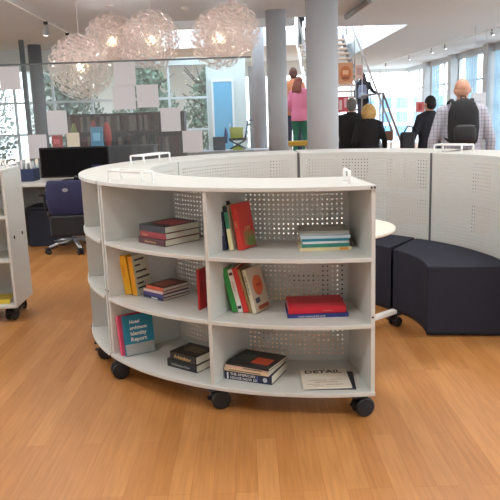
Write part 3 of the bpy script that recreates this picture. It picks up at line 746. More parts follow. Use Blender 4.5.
def lamp_mesh(Rr):
    bm = bmesh.new(); st = bmesh.new()
    N = 1000
    for i in range(N):
        zz = 1-2*(i+.5)/N; ph = i*PI*(3-math.sqrt(5)); r_ = math.sqrt(1-zz*zz)
        d = Vector((r_*math.cos(ph), r_*math.sin(ph), zz)); lay = (1, .93, .86)[i % 3]
        if i % 5 == 4: lay = .72
        c_ = d*Rr*lay
        u = d.orthogonal().normalized(); v = d.cross(u)
        if i % 3 == 0: tube(st, [d*Rr*.06, c_], .0011, 4)
        # five-petal flower, slightly cupped
        a0_ = random.random()*6.28; pr = Rr*.070
        cen = bm.verts.new(c_-d*.006)
        ring = []
        for k in range(10):
            a = a0_+k*PI/5; rr = pr*(1 if k % 2 == 0 else .5)
            ring.append(bm.verts.new(c_+u*rr*math.cos(a)+v*rr*math.sin(a)+d*(.004 if k % 2 == 0 else -.003)))
        for k in range(10): bm.faces.new((cen, ring[k], ring[(k+1) % 10]))
    return bm, st
LR = .40
bm, st = lamp_mesh(LR)
lamps = [(81, 67, 8.8, 32, 'round paper-flower pendant lamp lowest and furthest left of the five'), (112, 41, 10.1, 27, 'round paper-flower pendant lamp partly hidden behind its left neighbours, second from the left'),
         (151.5, 40, 9.2, 29, 'round paper-flower pendant lamp in the middle of the five'), (219, 39, 9.0, 29.5, 'round paper-flower pendant lamp in front of the one furthest right'), (232.5, 30.5, 10.0, 28, 'round paper-flower pendant lamp furthest right, partly behind another')]
proto = thing('pendant_lamp', lamps[0][4], 'lamp', group='round paper-flower pendant lamps')
sh = finish('lamp_shade', bm, FLM, proto)
md = sh.modifiers.new('thick', 'SOLIDIFY'); md.thickness = .0012
finish('wire_stems', st, M((222, 218, 214)), proto)
bb = bmesh.new(); ball(bb, (0, 0, 0), .05); bl = finish('bulb', bb, BULB, proto, smooth=True)
bb = bmesh.new(); tube(bb, [(0, 0, .045), (0, 0, .12)], .022, 12); finish('socket', bb, HANDW, proto)
cordm = M((225, 224, 222))
allp = [proto]+[dup(proto) for _ in lamps[1:]]
for o, (px, py, Y, rp, lb) in zip(allp, lamps):
    p_ = at(px, py, Y); s_ = (rp/669*(p_-Vector((0, 0, EYE))).dot(_fw))/LR
    o.location = p_; o.scale = (s_, s_, s_); o.rotation_euler = (0, 0, random.random()*6); o['label'] = lb
    bb = bmesh.new(); tube(bb, [(0, 0, .10), (0, 0, (HC-.03-p_.z)/s_)], .004/s_, 6); disc(bb, (0, 0, (HC-.0151-p_.z)/s_), (0, 0, 1), .05/s_, .028/s_)
    finish('cord', bb, cordm, o)
    L = bpy.data.lights.new('bulb_light', 'POINT'); L.energy = 75; L.color = (1, .91, .86); L.shadow_soft_size = .06
    lo_ = bpy.data.objects.new('bulb_light', L); COL.objects.link(lo_); lo_.location = p_; 

# ================================================================== TRACK LIGHTS AND CEILING FITTINGS
def track(label, x0, y0_, x1, y1_, heads, r=.012):
    t = thing('light_track', label, 'track')
    t.location = (x0, y0_, HC)
    d = Vector((x1-x0, y1_-y0_, 0)); bm = bmesh.new(); tube(bm, [(0, 0, -.05), tuple(d+Vector((0, 0, -.05)))], r, 8)
    n = int(d.length/1.5)
    for k in range(n+1): q_ = d*k/max(n, 1); tube(bm, [(q_.x, q_.y, -.05), (q_.x, q_.y, 0)], .006, 6)
    finish('rail', bm, HANDW, t)
    return t
def spot(label, x, y, zt, tilt, yaw, lit, group, sc=1):
    t = thing('track_spotlight', label, 'spotlight', (x, y, zt), yaw, group); t.scale = (sc, sc, sc)
    bm = bmesh.new(); box(bm, -.03, -.02, -.05, .03, .02, -.005); tube(bm, [(0, 0, -.05), (0, 0, -.12)], .007, 8); finish('bracket', bm, CASTB, t)
    Mx = Matrix.Translation((0, 0, -.14)) @ Matrix.Rotation(tilt, 4, 'X')
    bm = bmesh.new(); tube(bm, [Mx @ Vector((0, 0, .07)), Mx @ Vector((0, 0, .02)), Mx @ Vector((0, 0, -.06)), Mx @ Vector((0, 0, -.07))], [.025, .04, .05, .046], 16); finish('lamp_head', bm, M((170, 172, 176)) if lit else CASTB, t, smooth=True)
    bm = bmesh.new(); ball(bm, Mx @ Vector((0, 0, -.07)), (.042, .042, .02)); finish('lamp_glass', bm, mat('spot_glow', (255, 250, 240), .4, emit=5) if lit else M((90, 90, 95)), t, smooth=True)
    return t
track('thin white light track on the grey ceiling above the left-hand lamps', -3.0, 7.2, -3.2, 13.3, 0)
for (px, py, lb) in ((40, 24, 'lit spotlight on the left ceiling track, nearer one'), (57, 36, 'lit spotlight on the left ceiling track, farther one beside the lowest lamp')):
    q_ = on(px, py-6, HC); y_ = q_.y; x_ = -3.0-(y_-7.2)*.2/6.1
    spot(lb, x_, y_, HC-.05, R(25), R(30), True, 'lit spotlights on the left track')
track('long thin light track on the white ceiling in front of the glass facade', 5.3, 9.5, 4.75, 26.5, 0)
labs = ['spotlight nearest the viewer on the right ceiling track', 'second spotlight along the right ceiling track', 'third spotlight along the right ceiling track', 'fourth spotlight along the right ceiling track', 'farthest spotlight on the right ceiling track']
for k, y_ in enumerate((14.4, 17.4, 18.5, 20.7, 23.6)):
    x_ = 5.3-(y_-9.5)*.0324; spot(labs[k], x_, y_, HC-.05, R(-30), R(70), True, 'spotlights on the right track', .6)
# smoke detector / downlight
p_ = on(185, 7, HC)
bm = bmesh.new(); tube(bm, [(0, 0, 0), (0, 0, -.03), (0, 0, -.05)], [.06, .055, .03], 18); o = finish('smoke_detector', bm, HANDW, smooth=True); o.location = (p_.x, p_.y, HC); tag(o, 'small white smoke detector on the ceiling between the middle and right lamps', 'detector')
# linear lamp beside the big pillar
a_, b_ = on(369, 1, HC-.06), on(340, 23, HC-.06)
ll = thing('linear_lamp', 'slim linear ceiling lamp running towards the big round pillar', 'lamp', (a_.x, a_.y, HC)); d = Vector((b_.x-a_.x, b_.y-a_.y, 0))
d = d.normalized()*min(d.length, YE-.1-a_.y)
bm = bmesh.new(); tube(bm, [(0, 0, -.045), tuple(d+Vector((0, 0, -.045)))], (.04), 6); finish('housing', bm, M((150, 146, 144)), ll)
bm = bmesh.new(); tube(bm, [(.06, 0, -.07), tuple(d+Vector((.06, 0, -.07)))], .014, 8); finish('tube', bm, HANDW, ll)
for k in (0.05, .5, .95): finish('hanger', B(d.x*k-.01, d.y*k-.01, -.03, d.x*k+.01, d.y*k+.01, 0), STEEL, ll)
# unseen fill lights added over the reading area, without fixtures (above the frame)
for (x, y) in ((-2.2, 1.2), (0, 1.2), (2.2, 1.2), (-2.2, 3.9), (0, 3.9), (2.2, 3.9), (-2.2, 6.4), (2.2, 6.4)):
    L = bpy.data.lights.new('added_fill_light', 'AREA'); L.shape = 'DISK'; L.size = .5; L.energy = 25; L.color = (1, .985, .96)
    lo_ = bpy.data.objects.new('added_fill_light', L); COL.objects.link(lo_); lo_.location = (x, y, HC-.03)

# ================================================================== STAIRCASE
sx0, sx1, sy0, rise, run = 1.62, 3.08, 14.5, .160, .304
NS = 23
stc = thing('staircase', 'wide straight staircase with timber treads rising behind the big round pillar', 'staircase', (0, 0, 0))
TRD = mat('tread_timber', (176, 152, 134), .6, var=.1); STRW = mat('stringer_white', (224, 224, 226), .6)
for k in range(NS-1):
    y = sy0+k*run; z = (k+1)*rise
    finish('tread', B(sx0+.04, y, z-.055, sx1-.04, y+run+.02, z), TRD, stc)
for k, xx in enumerate((sx0, sx1-.05)):
    bm = bmesh.new()
    A0 = Vector((xx, sy0-.15, -.0)); 
    prof = [(sy0-.1, 0), (sy0+.35, 0), (sy0+NS*run-.1, NS*rise-.26), (sy0+NS*run-.1, NS*rise), (sy0-.1, .12)]
    l_ = [bm.verts.new((xx, y, z)) for y, z in prof]; r_ = [bm.verts.new((xx+.05, y, z)) for y, z in prof]
    bm.faces.new(l_[::-1]); bm.faces.new(r_)
    for i in range(5): bm.faces.new((l_[i], l_[(i+1) % 5], r_[(i+1) % 5], r_[i]))
    finish('stringer', bm, STRW if k == 0 else mat('stringer_grey', (120, 122, 126), .6), stc)
for xx in (sx0+.02, sx1+.02):
    bm = bmesh.new()
    tube(bm, [(xx, sy0-.1, .95), (xx, sy0+NS*run, NS*rise+.9)], .024, 10)
    for k in range(0, NS+1, 4): tube(bm, [(xx, sy0+k*run, k*rise), (xx, sy0+k*run, k*rise+.9)], .014, 8)
    finish('handrail', bm, mat('rail_bronze', (140, 128, 122), .4, metal=.4), stc)
    finish('glass_balustrade', (lambda b3: ([b3.faces.new([b3.verts.new(v) for v in ((xx, sy0, .15), (xx, sy0+NS*run, NS*rise+.1), (xx, sy0+NS*run, NS*rise+.8), (xx, sy0, .85))])], b3)[1])(bmesh.new()), GLASS_F, stc).modifiers.new('thick', 'SOLIDIFY').thickness = .01
# lower railing by the man in the dark suit
p0_, p1_, p2_ = at(362, 96, 13.6), at(383, 93, 13.6), at(405, 152, 13.6)
hr = thing('stair_railing', 'thin brown metal railing sloping down right of the blond woman', 'railing', (0, 0, 0))
bm = bmesh.new(); tube(bm, [p0_, p1_, p2_], .024, 8); finish('handrail', bm, mat('rail_bronze', (140, 128, 122), .4, metal=.4), hr)
for q_ in (p0_, p1_, p2_):
    bm = bmesh.new(); tube(bm, [(q_.x, q_.y, 0), q_], .018, 8); finish('post', bm, mat('rail_bronze', (140, 128, 122), .4, metal=.4), hr)

# posters by the stairs
def poster(px0, py0, px1, py1, Y, label, rgb, prints, stand=True):
    u, v = at(px0, py0, Y), at(px1, py1, Y)
    t = thing('poster', label, 'poster', ((u.x+v.x)/2, Y, v.z)); w = v.x-u.x; h = u.z-v.z
    finish('sheet', B(-w/2, -.006, 0, w/2, .006, h), M(rgb), t)
    for (a, b_, c2, d2, col, nm) in prints:
        bm = bmesh.new()
        if nm == 'round_print':
            vs = [bm.verts.new(((a+c2-1)*w/2+(c2-a)*w/2*math.cos(q*PI/14), -.0066, (b_+d2)*h/2+(d2-b_)*h/2*math.sin(q*PI/14))) for q in range(28)]
            g_ = bmesh.ops.extrude_face_region(bm, geom=[bm.faces.new(vs)]); bmesh.ops.translate(bm, verts=[v for v in g_['geom'] if isinstance(v, bmesh.types.BMVert)], vec=(0, -.002, 0))
        else: box(bm, -w/2+a*w, -.011, b_*h, -w/2+c2*w, -.0065, d2*h)
        finish(nm, bm, M(col), t)
    bm = bmesh.new()
    if stand:
        for s in (-1, 1): tube(bm, [(s*w*.4, .012, h*.9), (s*w*.4, .012, -v.z)], .008, 6)
        box(bm, -w*.5, -.12, -v.z, w*.5, .14, -v.z+.015); finish('floor_stand', bm, FRAMEG, t)
    else:
        for s in (-1, 1): tube(bm, [(s*w*.4, 0, h), (s*w*.4, 0, HC-v.z)], .003, 6)
        finish('hanging_wires', bm, FRAMEG, t)
    return t
poster(338, 63, 353, 84, 14.0, 'orange and brown poster hanging in front of the stairs beside the big pillar', (206, 150, 112), ((.12, .15, .88, .85, (196, 112, 66), 'round_print'), (.3, .45, .7, .65, (226, 176, 136), 'spot_print'), (.28, .25, .72, .34, (130, 80, 58), 'band_print')))
poster(355, 65, 363, 79, 14.0, 'small pale pink poster right of the orange one, by the stair handrail', (214, 182, 172), ((.2, .3, .8, .8, (190, 150, 142), 'block_print'),))
poster(338, 97, 348, 112, 13.0, 'red and pink poster behind the grey-haired man in black', (204, 84, 96), ((.1, .15, .4, .8, (236, 200, 204), 'block_print'), (.6, .3, .85, .9, (236, 180, 190), 'stripe_print')))
poster(416, 102, 424, 112, 14, 'small red sign left of the head of the man in the dark suit', (214, 120, 116), ((.3, .2, .7, .8, (190, 70, 66), 'block_print'),))
poster(472, 93, 485.5, 106, 14.2, 'white sheet hanging at the window right of the bald head', (238, 240, 246), ((.2, .3, .8, .4, (214, 218, 230), 'line_print'),), False)
bm = bmesh.new()

# ================================================================== PEOPLE (all seen from behind)
SKIN = mat('skin', (206, 152, 128), .6, var=.05)
def remesh(o, v=.012, it=4):
    md = o.modifiers.new('fuse', 'REMESH'); md.mode = 'VOXEL'; md.voxel_size = v; md.use_smooth_shade = True
    md = o.modifiers.new('relax', 'SMOOTH'); md.iterations = it; md.factor = .6
def hand(bm, wrist, dirv, side, fwd=(0, 1, 0)):
    w = Vector(wrist); d = Vector(dirv).normalized(); f = Vector(fwd); f = (f-d*f.dot(d)).normalized(); s = d.cross(f)
    tube(bm, [w, w+d*.05, w+d*.09], [(.024, .018), (.04, .017), (.036, .014)], 10)
    for k, (ln, off) in enumerate(((.07, .027), (.08, .009), (.075, -.009), (.06, -.027))):
        b0 = w+d*.085+f*off; b1 = b0+d*ln*.5+s*.006*side; b2 = b1+d*ln*.4+s*.02*side
        tube(bm, [b0-d*.02, b0, b1, b2], [.0095, .0095, .009, .0075], 8)
    tube(bm, [w+d*.02+f*.02, w+d*.05+f*.048, w+d*.085+f*.055], [.012, .011, .009], 8)
def person(label, loc, H, yaw, top, legs_c, hair, hair_c, arms=None, legs=None, lean=0, head_yaw=0, skirt=False, hair_len=0, wide=1.0, shoe=(30, 28, 28), top_mat=None, lower=True, jacket_len=.80):
    S = H/1.75
    t = thing('person', label, 'person', loc, yaw); t.scale = (S, S, S)
    arms = arms or (((-.25, -.03, 1.14), (-.26, .05, .90)), ((.25, -.03, 1.14), (.26, .05, .90)))
    legs = legs or (((-.10, .03, .50), (-.11, -.02, .09)), ((.10, .03, .50), (.11, -.02, .09)))
    W = wide
    def LX(p_):
        p_ = Vector(p_); k = max(0, p_.z-.9); return Vector((p_.x, p_.y+math.sin(lean)*k, p_.z))
    tors = [(.86, .16, .105), (.95, .165, .11), (1.08, .145, .10), (1.24, .165, .105), (1.39, .175*W, .10), (1.455, .14*W, .085), (1.50, .07, .06), (1.54, .056, .056)]
    bm = bmesh.new()
    tube(bm, [LX((0, 0, z)) for z, _, _ in tors], [(a, b_) for _, a, b_ in tors], 20)
    hc = LX((0, .015, 1.628)); Rh = Matrix.Rotation(head_yaw, 3, 'Z')
    def HD(v): return hc+Rh @ Vector(v)
    tube(bm, [LX((0, -.01, 1.46)), HD((0, -.015, -.05))], [.056, .050], 14)
    ball(bm, HD((0, -.012, .022)), (.074, .093, .093), 20, 14); ball(bm, HD((0, .02, -.045)), (.056, .07, .068), 16, 12)
    tube(bm, [HD((0, .085, .01)), HD((0, .108, -.028)), HD((0, .09, -.04))], [.008, .014, .01], 8)
    for s in (-1, 1): ball(bm, HD((s*.078, -.002, -.005)), (.012, .02, .032), 8, 8)
    for i, s in enumerate((-1, 1)):
        sh_ = LX((s*.165*W, 0, 1.425)); el, wr = LX((arms[i][0][0]*W, *arms[i][0][1:])), LX((arms[i][1][0]*W, *arms[i][1][1:]))
        tube(bm, [LX((s*.10, 0, 1.45)), sh_, sh_.lerp(el, .5), el, el.lerp(wr, .3), wr], [.045, .052, .042, .036, .037, .025], 12)
        hand(bm, wr, wr-el, -s)
        kn, an = Vector(legs[i][0]), Vector(legs[i][1])
        tube(bm, [(s*.08, 0, .90), (s*.09, .005, .80), Vector((s*.09, .01, .8)).lerp(kn, .5), kn, kn.lerp(an, .3), an], [.085, .082, .068, .05, .05, .034], 12)
        tube(bm, [an+Vector((0, -.05, -.045)), an+Vector((0, 0, -.05)), an+Vector((0, .10, -.06)), an+Vector((0, .17, -.068))], [.028, .036, .032, .02], 10)
    body = finish('body', bm, SKIN, t); remesh(body, .011, 3)
    for s in (-1, 1):
        e = bmesh.new(); ball(e, HD((s*.028, .082, .005)), .011, 8, 6); finish('eye', e, M((240, 238, 236), .2), t, smooth=True)
    e = bmesh.new(); tube(e, [HD((-.022, .083, -.068)), HD((0, .091, -.069)), HD((.022, .083, -.068))], .005, 6); finish('mouth', e, M((170, 92, 86)), t, smooth=True)
    # upper garment
    bm = bmesh.new()
    jl = jacket_len
    tg = [(jl, .192*W, .135), (.95, .19*W, .135), (1.08, .175*W, .125), (1.24, .19*W, .13), (1.385, .20*W, .125), (1.455, .165*W, .108), (1.50, .10, .085), (1.53, .072, .07)]
    tube(bm, [LX((0, 0, z)) for z, _, _ in tg], [(a, b_) for _, a, b_ in tg], 22)
    for i, s in enumerate((-1, 1)):
        sh_ = LX((s*.165*W, 0, 1.42)); el, wr = LX((arms[i][0][0]*W, *arms[i][0][1:])), LX((arms[i][1][0]*W, *arms[i][1][1:]))
        tube(bm, [LX((s*.09, 0, 1.455)), sh_, sh_.lerp(el, .5), el, el.lerp(wr, .5), el.lerp(wr, .97)], [.06, .07, .06, .052, .048, .038], 14)
    g = finish('jacket' if top_mat is None else 'shirt', bm, top_mat or M(top, .85, bump=.3), t); remesh(g, .014, 4)
    # trousers
    bm = bmesh.new()
    tube(bm, [(0, 0, .80), (0, 0, .90), (0, 0, .98)], [(.175, .13), (.18, .125), (.165, .115)], 20)
    for i, s in enumerate((-1, 1)):
        kn, an = Vector(legs[i][0]), Vector(legs[i][1])
        tube(bm, [(s*.085, 0, .88), (s*.092, .005, .78), Vector((s*.09, .01, .8)).lerp(kn, .5), kn, kn.lerp(an, .5), an+Vector((0, 0, -.02))], [.095, .096, .082, .066, .06, .056], 14)
    g = finish('trousers', bm, M(legs_c, .85), t); remesh(g, .014, 3)
    for i, s in enumerate((-1, 1)):
        an = Vector(legs[i][1]); bm = bmesh.new()
        tube(bm, [an+Vector((0, -.075, -.05)), an+Vector((0, -.04, -.045)), an+Vector((0, .04, -.045)), an+Vector((0, .13, -.06)), an+Vector((0, .20, -.065))], [.03, .042, .044, .038, .022], 12)
        for v in bm.verts: v.co.z = max(v.co.z, an.z-.09)
        finish('shoe', bm, M(shoe, .5), t, smooth=True)
    # hair
    hm = M(hair_c, .8, var=.25, scale=40)
    bm = bmesh.new()
    if hair == 'bald':
        ball(bm, HD((0, -.030, -.018)), (.0745, .076, .05), 20, 12)
        hm = mat('cropped_hair', (200, 149, 126), .8)
    else:
        ball(bm, HD((0, -.022, .036)), (.086, .098, .098), 22, 14)
        ball(bm, HD((0, -.045, -.01)), (.080, .075, .085), 20, 12)
        if hair == 'bob':
            for k in range(120):
                a = random.uniform(0, 2*PI); e_ = random.uniform(-.55, 1.4); rr = .098
                if math.sin(a) > .35 and e_ < .7: continue
                ball(bm, HD((rr*math.cos(a)*math.cos(e_), rr*math.sin(a)*math.cos(e_)-.02, .03+rr*math.sin(e_))), random.uniform(.012, .02), 8, 6)
            for k in range(26):
                a = PI*(.95+1.1*k/25); r_ = .088
                tube(bm, [HD((r_*math.cos(a), r_*math.sin(a)*.95-.005, .05)), HD((r_*1.22*math.cos(a), r_*1.12*math.sin(a)-.01, -.03)), HD((r_*1.05*math.cos(a), r_*1.05*math.sin(a), -.115))], [.026, .030, .012], 8)
        if hair == 'long':
            for k in range(11):
                x = -.07+.014*k
                tube(bm, [HD((x*.8, -.07, .05)), HD((x*1.15, -.105, -.06)), HD((x*1.3, -.125, -.18)), HD((x*1.2, -.13, -.18-hair_len+.02*(k % 3)))], [.025, .03, .028, .01], 8)
        if hair == 'bun': ball(bm, HD((0, -.13, .03)), .035)
    g = finish('hair', bm, hm, t); remesh(g, .010, 2)
    return t
def backpack(label, loc, yaw, S, rgb, pocket=None, loc_z=None, pitch=0):
    t = thing('backpack', label, 'backpack', loc, yaw); t.scale = (S, S, S); t.rotation_euler = (pitch, 0, yaw)
    m = M(rgb, .8, bump=.4); m2 = M(pocket or tuple(min(255, v+8) for v in rgb), .7)
    bm = bmesh.new(); tube(bm, [(0, -.09, 0), (0, -.095, .04), (0, -.10, .18), (0, -.09, .34), (0, -.075, .43), (0, -.06, .47)], [(.12, .06), (.15, .085), (.162, .095), (.155, .085), (.12, .06), (.05, .03)], 24); g = finish('main_bag', bm, m, t, smooth=True)
    bm = bmesh.new(); tube(bm, [(0, -.165, .04), (0, -.175, .07), (0, -.18, .17), (0, -.165, .22)], [(.08, .03), (.115, .04), (.11, .04), (.08, .02)], 18); finish('front_pocket', bm, m2, t, smooth=True)
    for s in (-1, 1):
        bm = bmesh.new(); tube(bm, [(s*.09, -.05, .42), (s*.105, 0.02, .47), (s*.12, .10, .44), (s*.145, .15, .30), (s*.165, .10, .10), (s*.13, -.03, .04)], [(.022, .008)]*6, 8); finish('shoulder_strap', bm, m, t, smooth=True)
    bm = bmesh.new(); tube(bm, [(-.03, -.05, .46), (-.02, -.05, .50), (.02, -.05, .50), (.03, -.05, .46)], .008, 8); finish('grab_handle', bm, m, t, smooth=True)
    bm = bmesh.new(); tube(bm, [(-.09, -.214, .20), (.09, -.214, .20)], .004, 6); finish('zip', bm, M((120, 120, 124)), t)
    return t
def check_shirt():
    m = bpy.data.materials.new('checked_shirt'); m.use_nodes = True; nt = m.node_tree; b = nt.nodes['Principled BSDF']; b.inputs['Roughness'].default_value = .85
    tc = nt.nodes.new('ShaderNodeTexCoord'); prev = None
    base = nt.nodes.new('ShaderNodeRGB'); base.outputs[0].default_value = (*lin((190, 190, 202)), 1); cur = base.outputs[0]
    for ax in ('X', 'Z'):
        w = nt.nodes.new('ShaderNodeTexWave'); w.bands_direction = ax; w.inputs['Scale'].default_value = 9
        nt.links.new(tc.outputs['Object'], w.inputs['Vector'])
        cr = nt.nodes.new('ShaderNodeValToRGB'); cr.color_ramp.elements[0].position = .08; cr.color_ramp.elements[1].position = .25
        cr.color_ramp.elements[0].color = (.74, .74, .80, 1); cr.color_ramp.elements[1].color = (1, 1, 1, 1); nt.links.new(w.outputs['Fac'], cr.inputs[0])
        mx = nt.nodes.new('ShaderNodeMix'); mx.data_type = 'RGBA'; mx.blend_type = 'MULTIPLY'; mx.inputs['Factor'].default_value = 1
        nt.links.new(cur, mx.inputs['A']); nt.links.new(cr.outputs[0], mx.inputs['B']); cur = mx.outputs['Result']
    nt.links.new(cur, b.inputs['Base Color']); return m

def stand_at(px, py, Y):           # ground position and height of someone whose head top is seen at px,py
    p_ = at(px, py, Y); return p_
p_ = at(463, 77.5, 6.5)
person('bald man in a grey checked shirt with a black backpack, seen from behind', (p_.x, 6.5, 0), p_.z, R(-8), (190, 190, 200), (52, 54, 64), 'bald', (150, 110, 96), head_yaw=R(-18), wide=1.12, top_mat=check_shirt())
backpack('black backpack on the back of the bald man', (p_.x-.03, 6.5-.09, 1.05), R(-6), .90, (30, 30, 34))
p_ = at(430, 96, 9.6)
person('man with short black hair in a dark suit left of the bald man', (p_.x, 9.6, 0), p_.z, R(16), (28, 32, 44), (28, 30, 38), 'short', (26, 24, 26), head_yaw=R(14), arms=(((-.27, .02, 1.14), (-.28, .14, .92)), ((.25, -.03, 1.14), (.25, .05, .90))))
# shoulder bag
bg = thing('shoulder_bag', 'black shoulder bag carried at the left hip of the man in the dark suit', 'bag', (p_.x-.33, 9.50, .84)); bm = bmesh.new(); box(bm, -.10, -.05, 0, .10, .05, .24); finish('bag_body', bm, M((26, 26, 32)), bg, bevel=.03, seg=3)
bm = bmesh.new(); tube(bm, [(-.06, 0, .22), (0, 0, .32), (.06, .0, .31), (.09, 0, .22)], .010, 8); finish('strap', bm, M((26, 26, 32)), bg)
p_ = at(351.5, 98.5, 10.4)
person('grey-haired man in a black jacket beside the big round pillar', (p_.x, 10.4, 0), p_.z, R(-8), (26, 26, 28), (32, 32, 36), 'short', (110, 104, 100), wide=1.22, arms=(((-.26, -.03, 1.14), (-.27, .05, .90)), ((.28, .0, 1.16), (.32, .10, .94))))
p_ = at(369, 104.5, 9.8)
person('blond woman with curly hair in a black coat', (p_.x, 9.8, 0), p_.z, R(-10), (24, 24, 26), (30, 30, 34), 'bob', (206, 168, 108), arms=(((-.25, -.03, 1.14), (-.22, .10, .95)), ((.26, .02, 1.16), (.28, .16, 1.0))))
bg = thing('handbag', 'small tan handbag on the right arm of the blond woman', 'handbag', (p_.x+.30, 9.95, .95)); bm = bmesh.new(); box(bm, -.08, -.04, 0, .08, .04, .14); finish('bag_body', bm, M((150, 112, 96)), bg, bevel=.02, seg=3)
bm = bmesh.new(); tube(bm, [(-.05, 0, .13), (-.03, 0, .22), (.03, 0, .22), (.05, 0, .13)], .006, 8); finish('strap', bm, M((110, 80, 66)), bg)
# woman climbing the stairs
k = 5; yst = sy0+k*run+.15; zst = (k+1)*rise
p_ = at(363, 73, yst)
person('long-haired woman in black climbing the stairs with a grey backpack', (p_.x, yst, zst), p_.z-zst, R(-12), (30, 28, 34), (54, 44, 58), 'long', (48, 34, 36), hair_len=.10,
       legs=(((-.10, .03, .50), (-.11, -.02, .09)), ((.10, .20, .62), (.11, .16, .26))), arms=(((-.25, -.03, 1.14), (-.22, .12, .95)), ((.30, .10, 1.18), (.42, .32, 1.12))), lean=.1)
backpack('grey backpack worn by the woman climbing the stairs', (p_.x-.02, yst-.07, zst+.92*(p_.z-zst)/1.75+.02), R(-12), .85*(p_.z-zst)/1.75+.05, (112, 114, 130), (150, 152, 166))
# people left of the pillar on a low stage
stg = thing('low_stage', 'low white stage behind the pillars carrying the woman in pink', 'stage', (1.0, 13.8, 0))
finish('deck', B(-.55, -.75, .46, .55, .95, .52), M((226, 226, 230)), stg); finish('skirt_board', B(-.52, -.72, 0, .52, .92, .46), M((200, 202, 206)), stg)
p_ = at(298, 77, 13.4)
person('woman with long reddish brown hair in a pink shirt between the pillars', (p_.x+.02, 13.4, .52), p_.z-.52, R(-14), (226, 132, 160), (50, 110, 84), 'long', (128, 74, 58), hair_len=.06, head_yaw=R(-20), arms=(((-.25, -.03, 1.14), (-.20, .14, 1.0)), ((.27, .0, 1.14), (.30, .10, .95))))
p_ = at(293, 68, 14.3)
person('short-haired person in an orange top behind the woman in pink', (p_.x, 14.3, .52), p_.z-.52, R(10), (206, 132, 92), (50, 52, 66), 'short', (92, 62, 48))
# yellow chair in front of them
p_ = at(298, 141, 12.3)
yc = thing('yellow_stool', 'yellow stool with white legs in front of the woman in pink', 'stool', (p_.x, 12.3, 0))
finish('seat', B(-.19, -.17, p_.z-.08, .19, .17, p_.z), M((222, 178, 70)), yc, bevel=.02, seg=3)
for sx_ in (-1, 1):
    for sy_ in (-1, 1):
        bm = bmesh.new(); tube(bm, [(sx_*.15, sy_*.13, p_.z-.08), (sx_*.18, sy_*.16, 0)], .016, 8); finish('leg', bm, HANDW, yc)
bm = bmesh.new(); tube(bm, [(-.165, -.14, .3), (.165, -.14, .3)], .01, 8); finish('stretcher', bm, HANDW, yc)
# person at the top of the stairs
k = 20; yst = sy0+k*run+.15; zst = (k+1)*rise
p_ = at(303, 43, yst)
person('person in black near the top of the stairs, only the legs showing', (p_.x+.02, yst, zst), 1.72, R(6), (24, 24, 28), (20, 20, 24), 'short', (40, 34, 30))
# small dark figures on the upper landing railing
rl = thing('landing_railing', 'dark railing with hanging lights on the upper landing', 'railing', (0, 0, 0))
bm = bmesh.new(); tube(bm, [(2.0, 21.55, 4.5), (3.2, 21.55, 4.5)], .02, 8)
for x in (3.12, 3.2): tube(bm, [(x, 21.55, 3.68), (x, 21.55, 4.5)], .016, 8)
finish('rail', bm, CASTB, rl)

# ================================================================== OUTSIDE
def tree(label, x, y, h, cr, rgb, seed):
    random.seed(seed)
    t = thing('tree', label, 'tree', (x, y, -.3), group='trees in the garden behind the left windows')
    bm = bmesh.new(); tube(bm, [(0, 0, 0), (.05, 0, h*.35), (-.03, .05, h*.7)], [.13, .1, .05], 10)
    for k in range(14):
        a = random.random()*6.28; z0_ = h*random.uniform(.2, .7); r_ = cr*random.uniform(.5, .95)
        tube(bm, [(0, 0, z0_), (r_*.5*math.cos(a), r_*.5*math.sin(a), z0_+.3), (r_*math.cos(a), r_*math.sin(a), z0_+.5+random.random()*.6)], [.05, .03, .012], 6)
    finish('trunk', bm, M((84, 78, 74)), t)
    bm = bmesh.new()
    for k in range(3200):
        a = random.random()*6.28; z_ = random.uniform(.05, 1); r_ = cr*math.sqrt(random.random())*math.sin(PI*min(1, z_*.8+.18))
        c_ = Vector((r_*math.cos(a), r_*math.sin(a), z_*h)); n_ = Vector((random.gauss(0, 1), random.gauss(0, 1), random.gauss(0, 1))).normalized()
        u = n_.orthogonal().normalized()*random.uniform(.04, .09); v = n_.cross(u)
        bm.faces.new([bm.verts.new(c_+q_) for q_ in (u, v*.6, -u, -v*.6)])
    finish('crown', bm, M(tuple(v+22 for v in rgb), .8, var=.3), t)
for k, (x, y, h, cr_, rgb, lb) in enumerate(((-11.0, 19.0, 3.6, 1.15, (120, 134, 124), 'grey green garden tree seen through the window at the left edge'), (-7.4, 18.6, 3.8, 1.15, (110, 122, 112), 'garden tree behind the dark column at the left'),
      (-4.9, 18.8, 3.5, 1.1, (104, 120, 108), 'garden tree behind the lowest round lamp'), (-2.6, 18.2, 3.3, 1.0, (112, 132, 114), 'garden tree behind the stepped white sheets'), (-.9, 20.0, 3.3, 1.0, (104, 126, 108), 'garden tree left of the sky blue door'), (-9.2, 20.6, 3.3, 1.1, (124, 134, 130), 'garden tree standing further back between its left neighbours'))):
    tree(lb, x, y, h, cr_, rgb, 20+k)
random.seed(5)
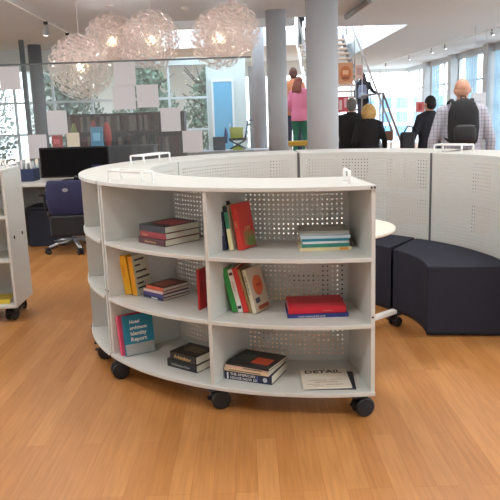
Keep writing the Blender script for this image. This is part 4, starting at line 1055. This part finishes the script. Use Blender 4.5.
struct('ground_court', B(-9, YF+.3, -.3, 8, YF+1, -.25), MATS['pale_paving'])
# block with blue windows seen through the far glass
bd = thing('office_building', 'pale building with a grid of blue windows outside, low behind the railing', 'building', (8.6, 37, -.3))
finish('wall', B(-2.5, .2, 0, 3.5, 4, 2.6), M((226, 232, 240)), bd)
n_ = 0
for i in range(6):
    for j in range(3):
        w_ = finish('window', B(-2.3+i*.95, .15, .25+j*.75, -2.3+i*.95+.7, .21, .25+j*.75+.55), M((110, 160, 206), .3), bd)

# ================================================================== LIGHT
w = bpy.data.worlds.new('daylight'); SC.world = w; w.use_nodes = True; nt = w.node_tree
bg_ = nt.nodes['Background']
tcw = nt.nodes.new('ShaderNodeTexCoord'); sp = nt.nodes.new('ShaderNodeSeparateXYZ'); nt.links.new(tcw.outputs['Generated'], sp.inputs[0])
cr = nt.nodes.new('ShaderNodeValToRGB'); cr.color_ramp.elements[0].position = 0; cr.color_ramp.elements[1].position = .6
cr.color_ramp.elements[0].color = (.93, .97, 1, 1); cr.color_ramp.elements[1].color = (.78, .88, 1, 1)
nt.links.new(sp.outputs['Z'], cr.inputs[0]); nt.links.new(cr.outputs[0], bg_.inputs['Color'])
bg_.inputs['Strength'].default_value = 5.0

cd = bpy.data.cameras.new('camera'); cam = bpy.data.objects.new('camera', cd); COL.objects.link(cam)
cd.sensor_width = 36; cd.lens = 36*F_PX/500; cd.clip_end = 200
cam.matrix_world = Matrix(((_r2.x, _u2.x, -_fw.x, 0), (_r2.y, _u2.y, -_fw.y, 0), (_r2.z, _u2.z, -_fw.z, EYE), (0, 0, 0, 1)))
SC.camera = cam
SC.view_settings.view_transform = 'Standard'; SC.view_settings.look = 'None'; SC.view_settings.gamma = 1
SC.view_settings.use_curve_mapping = False
SC.view_settings.exposure = 0.12
SC.render.film_transparent = False
SC.cycles.max_bounces = 8; SC.cycles.diffuse_bounces = 4; SC.cycles.transparent_max_bounces = 24
SC.cycles.sample_clamp_indirect = 4; SC.cycles.caustics_reflective = False; SC.cycles.caustics_refractive = False
SC.cycles.use_denoising = True
